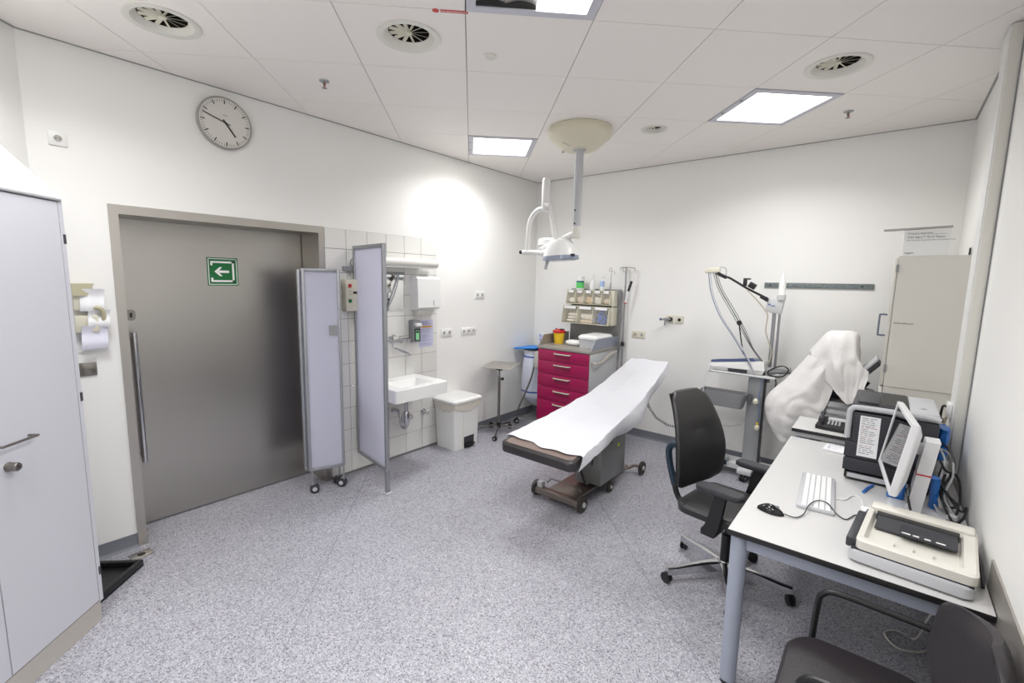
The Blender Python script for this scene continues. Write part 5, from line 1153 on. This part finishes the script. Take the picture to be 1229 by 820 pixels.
# cables and bags behind the monitor
t = thing('cable_tangle', 'tangle of black and grey cables behind the monitor by the right wall', 'cables', (3.96, -2.0, DT)); rd = random.Random(12)
spec = [([(3.93, -1.90, 1.02), (3.97, -1.95, 1.0), (3.99, -2.0, .93), (3.96, -2.05, .85), (3.93, -2.08, .80)], m_black), ([(3.93, -1.85, .98), (3.98, -1.95, .97), (3.985, -2.05, .90), (3.96, -2.12, .82), (3.99, -2.2, .77)], m_lgrey),
        ([(3.94, -2.0, .95), (3.96, -2.05, .92), (4.0, -2.02, .90), (4.015, -2.06, .85), (4.01, -2.12, .79), (3.97, -2.13, .78), (3.95, -2.08, .84), (3.96, -2.04, .90)], m_black),
        ([(3.95, -2.05, .86), (3.98, -2.15, .82), (4.01, -2.22, .80), (4.02, -2.27, .84), (4.01, -2.30, .80), (3.985, -2.30, .76)], m_black), ([(3.94, -2.10, .84), (3.96, -2.20, .79), (3.985, -2.28, .76), (3.99, -2.36, .76)], m_black),
        ([(3.92, -2.12, .79), (3.95, -2.22, .75), (3.98, -2.32, .75), (3.96, -2.40, .755), (3.92, -2.42, .755)], m_lgrey), ([(3.94, -1.95, .88), (3.97, -2.0, .80), (3.99, -2.10, .76), (4.01, -2.2, .76)], m_midgrey),
        ([(3.955, -1.98, .93), (3.94, -2.06, .88), (3.965, -2.14, .84), (4.005, -2.16, .80), (3.99, -2.24, .765)], m_black), ([(3.93, -1.88, 1.0), (3.955, -1.98, .96), (3.945, -2.06, .90), (3.93, -2.1, .84), (3.95, -2.18, .78)], m_lgrey)]
for p, m_ in spec: cable('cable', p, .0055 if m_ == m_black else .0045, m_, t)
part('power_adapter', MB().obox((3.99, -2.34, DT+.018), (.05, .11, .034), Matrix.Rotation(R(10), 3, 'Z'), bev=.006), m_black, t, world=True)
part('plug_block', MB().obox((3.985, -2.22, DT+.02), (.035, .05, .035), Matrix.Rotation(R(-15), 3, 'Z'), bev=.004), m_lgrey, t, world=True)
cable('monitor_cable', [(3.83, -2.20, .86), (3.825, -2.26, .84), (3.84, -2.36, .79), (3.87, -2.42, .755), (3.92, -2.44, .75)], .0055, m_black, t)
cable('side_cable', [(4.005, -2.45, .76), (4.02, -2.6, .79), (4.025, -2.72, .77), (4.02, -2.80, .755)], .006, m_black, t)
def crumple(name, c, sz, m, label, seed):
    rd = random.Random(seed); mb = MB(); rg = []
    for j in range(7):
        z = c[2]+sz[2]*j/6; rg.append([(c[0]+sz[0]/2*math.copysign(abs(math.cos(a))**.6, math.cos(a))*rd.uniform(.75, 1.05), c[1]+sz[1]/2*math.copysign(abs(math.sin(a))**.6, math.sin(a))*rd.uniform(.8, 1.05), z+rd.uniform(-.008, .008)*(0 < j)) for a in [2*math.pi*i/14 for i in range(14)]])
    mb.rings(rg); return solo(name, mb, m, label, 'bag', smooth=False)
crumple('plastic_bag', (3.955, -1.77, DT+.17), (.05, .16, .16), m_blue2, 'blue plastic film bag between printer and right wall', 3)
crumple('plastic_bag', (3.925, -2.115, DT+.002), (.035, .07, .15), m_blue2, 'narrow crumpled blue bag right of the monitor stand', 6)
crumple('plastic_bag', (3.79, -2.085, DT+.002), (.07, .06, .10), m_blue2, 'small pale blue bag behind the foot of the monitor', 9)
solo('support_box', MB().box(3.93, 3.985, -1.85, -1.69, DT, DT+.168, bev=.004), m_lgrey, 'light grey adapter box under the blue film bag behind the printer', 'box')
solo('spiral_pad', MB().obox((3.745, -2.375, DT+.010), (.15, .10, .018), Matrix.Rotation(R(14), 3, 'Z'), bev=.002), m_sheetpaper, 'white spiral pad between scanner and monitor', 'notepad')
t = thing('floor_cable', 'thin white cable looping down under the desk', 'cable', (3.9, -2.3, 0))
cable('loop', [(3.99, -2.35, .60), (3.975, -2.3, .40), (3.96, -2.15, .2), (3.94, -2.02, .01), (3.87, -2.0, .008), (3.82, -2.07, .008), (3.87, -2.15, .008), (3.95, -2.12, .008), (4.0, -2.05, .008)], .0045, m_white2, t)

# ------------------------------------------------------------------ office chair
t = thing('office_chair', 'black high-back office chair with armrests and chrome star base at the desk', 'chair', (3.055, -2.155, 0), 0)
cx, cy = 3.055, -2.155; o0 = Vector((cx, cy, 0))
for k, a_ in enumerate((5, 77, 150, 225, 293)):
    a = R(a_); d = Vector((math.cos(a), math.sin(a), 0)); n_ = Vector((-d.y, d.x, 0)); mb = MB()
    mb.rings([[o0+d*r_+n_*s_*w_+Vector((0, 0, z_)) for s_, z_ in ((-1, zl), (1, zl), (1, zh), (.5, zh+.004), (-.5, zh+.004), (-1, zh))] for r_, w_, zl, zh in ((.03, .030, .080, .130), (.15, .024, .074, .122), (.30, .018, .060, .100), (.357, .017, .062, .098))])
    part('base_spoke', mb, m_chrome, t, world=True)
    e = o0+d*.345; swivel(t, e.x, e.y, .031, .075, a+2.0, wm=m_black, fm=m_black, hub=m_black)
part('base_hub', MB().lathe([(.045, .08), (.045, .12), (.035, .14)], o=o0, n=24), m_chrome, t, world=True)
part('gas_lift', MB().lathe([(.026, .06), (.026, .30), (.015, .30), (.015, .40)], o=o0, n=20), m_black, t, world=True)
# upper part faces phi
PH = R(-9); t2m = Matrix.Translation(o0) @ Matrix.Rotation(PH, 4, 'Z')
def cpart(name, mb, m): 
    bmesh.ops.transform(mb.bm, matrix=t2m @ (Matrix.Rotation(R(-9), 4, 'Z') if 'back' in name else Matrix()), verts=mb.bm.verts[:]); return part(name, mb, m, t, world=True)
cpart('mechanism', MB().box(-.14, .12, -.08, .08, .375, .43, bev=.015), m_black)
mb = MB(); rg = []
for z, i_ in ((.43, .03), (.445, .005), (.48, 0), (.498, .012), (.507, .05)): rg.append(rrect(-.23+i_, .235-i_, -.235+i_, .235-i_, z, .075-i_*.3, 6))
mb.rings(rg); cpart('seat', mb, m_leather)
def backp(u, v, off):       # u across 0..1, v up 0..1
    z = .535+.575*v; wv = .235-.01*math.cos(v*6)-.065*max(0, v-.35)/.65; x = -.235-.03*v-.095*v*v+.035*math.sin(v*math.pi)+.012*0
    y = (u-.5)*2*wv; r_ = .0
    x += -.03*(1-abs(2*u-1)**2)*0+.028*abs(2*u-1)**2.5
    return Vector((x+off, y, z))
mb = MB(); rg = []; NV = 18
for j in range(NV+1):
    v = j/NV; e = min(v, 1-v); sh = 1-(max(0, .09-e)/.09)**2*.30; th_ = .034*(1-(max(0, .05-e)/.05)**2*.6); r_ = []
    dent = .014*math.exp(-((v-.60)/.035)**2)
    for i in range(24):
        a = 2*math.pi*i/24; cu = math.copysign(abs(math.sin(a))**.75, math.sin(a)); u = .5+.5*cu*sh
        p = backp(u, v, 0)+Vector((th_*math.cos(a)-(dent if math.cos(a) > .1 and abs(cu) < .55 else 0), 0, 0)); r_.append(p)
    rg.append(r_)
mb.rings(rg); cpart('backrest', mb, m_leather)
mb = MB(); rg = []
for j in range(12):
    v = .03+.94*j/11; rg.append([backp(u, v, off) for u, off in ((.10, -.028), (.10, -.040), (.5, -.052), (.90, -.040), (.90, -.028), (.5, -.034))])
mb.rings(rg); cpart('back_shell', mb, m_black)
mb = MB(); mb.tube([(-.31, 0, .71), (-.40, 0, .73), (-.445, 0, .69), (-.435, 0, .60), (-.385, 0, .46)], .022, 10); cpart('back_bar', mb, m_teal)
mb = MB(); mb.tube([(-.390, 0, .475), (-.36, 0, .40), (-.31, 0, .365), (-.22, 0, .385), (-.10, 0, .41)], .018, 10); cpart('back_strut', mb, m_black)
mb = MB(); mb.box(-.31, -.275, -.06, .06, .68, .76, bev=.01); cpart('back_mount', mb, m_black)
for s_ in (-1, 1):
    mb = MB(); mb.rings([[(x, s_*.265+y, z) for x, y in ((xa_, -w_), (xb_, -w_), (xb_, w_), (xa_, w_))] for xa_, xb_, w_, z in ((-.03, .04, .016, .40), (.0, .07, .016, .50), (.03, .09, .014, .65))]); mb.box(-.04, .04, s_*.14 if s_ > 0 else -.27, .27 if s_ > 0 else -.14, .385, .425, bev=.008); cpart('arm_support', mb, m_black)
    mb = MB(); mb.rings([[(x*sc+.05, s_*.262+y*sc, z) for x, y, _ in rrect(-.13, .13, -.042, .042, 0, .038, 6)] for z, sc in ((.648, .9), (.655, 1), (.672, 1), (.680, .92))]); cpart('armrest', mb, m_dark)

# ------------------------------------------------------------------ visitor chair in the foreground
t = thing('visitor_chair', 'charcoal visitor chair with black tube arms at the bottom right corner', 'chair', (3.75, -3.3, 0))
mb = MB(); rg = []
x0, x1, y0, y1 = 3.50, 3.93, -3.50, -3.03
for z, i_ in ((.405, .04), (.42, .01), (.45, 0), (.468, .012), (.474, .05)): rg.append([(x, y, zz+z) for x, y, zz in [(p[0], p[1], .012*math.cos((p[0]-3.7)*5)) for p in rrect(x0+i_, x1-i_, y0+i_, y1-i_, 0, .10-i_*.3, 8)]])
mb.rings(rg); part('seat', mb, m_leather2, t, world=True)
part('seat_shell', MB().box(x0+.05, x1-.03, y0+.05, y1-.05, .385, .41, bev=.01), m_black, t, world=True)
mb = MB(); rg = []
for j in range(15):
    v = j/14; z = .56+.30*v; e = min(v, 1-v)*2; wv = .215*(1-(1-min(1, e*1.6))**2.2*.62); r_ = []
    for i in range(28):
        a = 2*math.pi*i/28; cu = math.copysign(abs(math.sin(a))**.85, math.sin(a)); y = -3.245+wv*cu; th_ = .030*(1-(1-min(1, e*3))**2*.6)
        x = 3.955+.035*v-.035*(cu*cu)*1.0+math.cos(a)*th_
        r_.append((x, y, z))
    rg.append(r_)
mb.rings(rg)
pv = Matrix.Translation((3.965, -3.235, -.02)) @ Matrix.Rotation(R(13), 4, 'Z') @ Matrix.Translation((-3.965, 3.245, 0))
bmesh.ops.transform(mb.bm, matrix=pv, verts=mb.bm.verts[:]); part('backrest', mb, m_leather2, t, world=True)
for y in (-3.015, -3.505):
    mb = MB(); mb.tube([(3.55, y, .015), (3.565, y, .30), (3.575, y, .58), (3.59, y, .645), (3.64, y, .665), (3.80, y, .662), (3.93, y, .655), (3.985, y, .64), (3.99, y, .58)], .011, 10, smooth=4); part('arm_frame', mb, m_black, t, world=True)
    mb = MB(); mb.tube([(3.99, y, .60), (3.98, y, .42), (3.985, y, .20), (3.99, y, .01)], .011, 10); part('rear_leg', mb, m_black, t, world=True)
mb = MB(); mb.tube([(3.565, -3.505, .37), (3.565, -3.015, .37)], .011, 8, smooth=0); mb.tube([(3.96, -3.505, .37), (3.96, -3.015, .37)], .011, 8, smooth=0); part('cross_tubes', mb, m_black, t, world=True)
mb = MB(); mb.tube([(3.985, -3.505, .66), (3.995, -3.4, .70), (3.995, -3.1, .70), (3.985, -3.015, .66)], .010, 8); part('back_tube', mb, m_black, t, world=True)
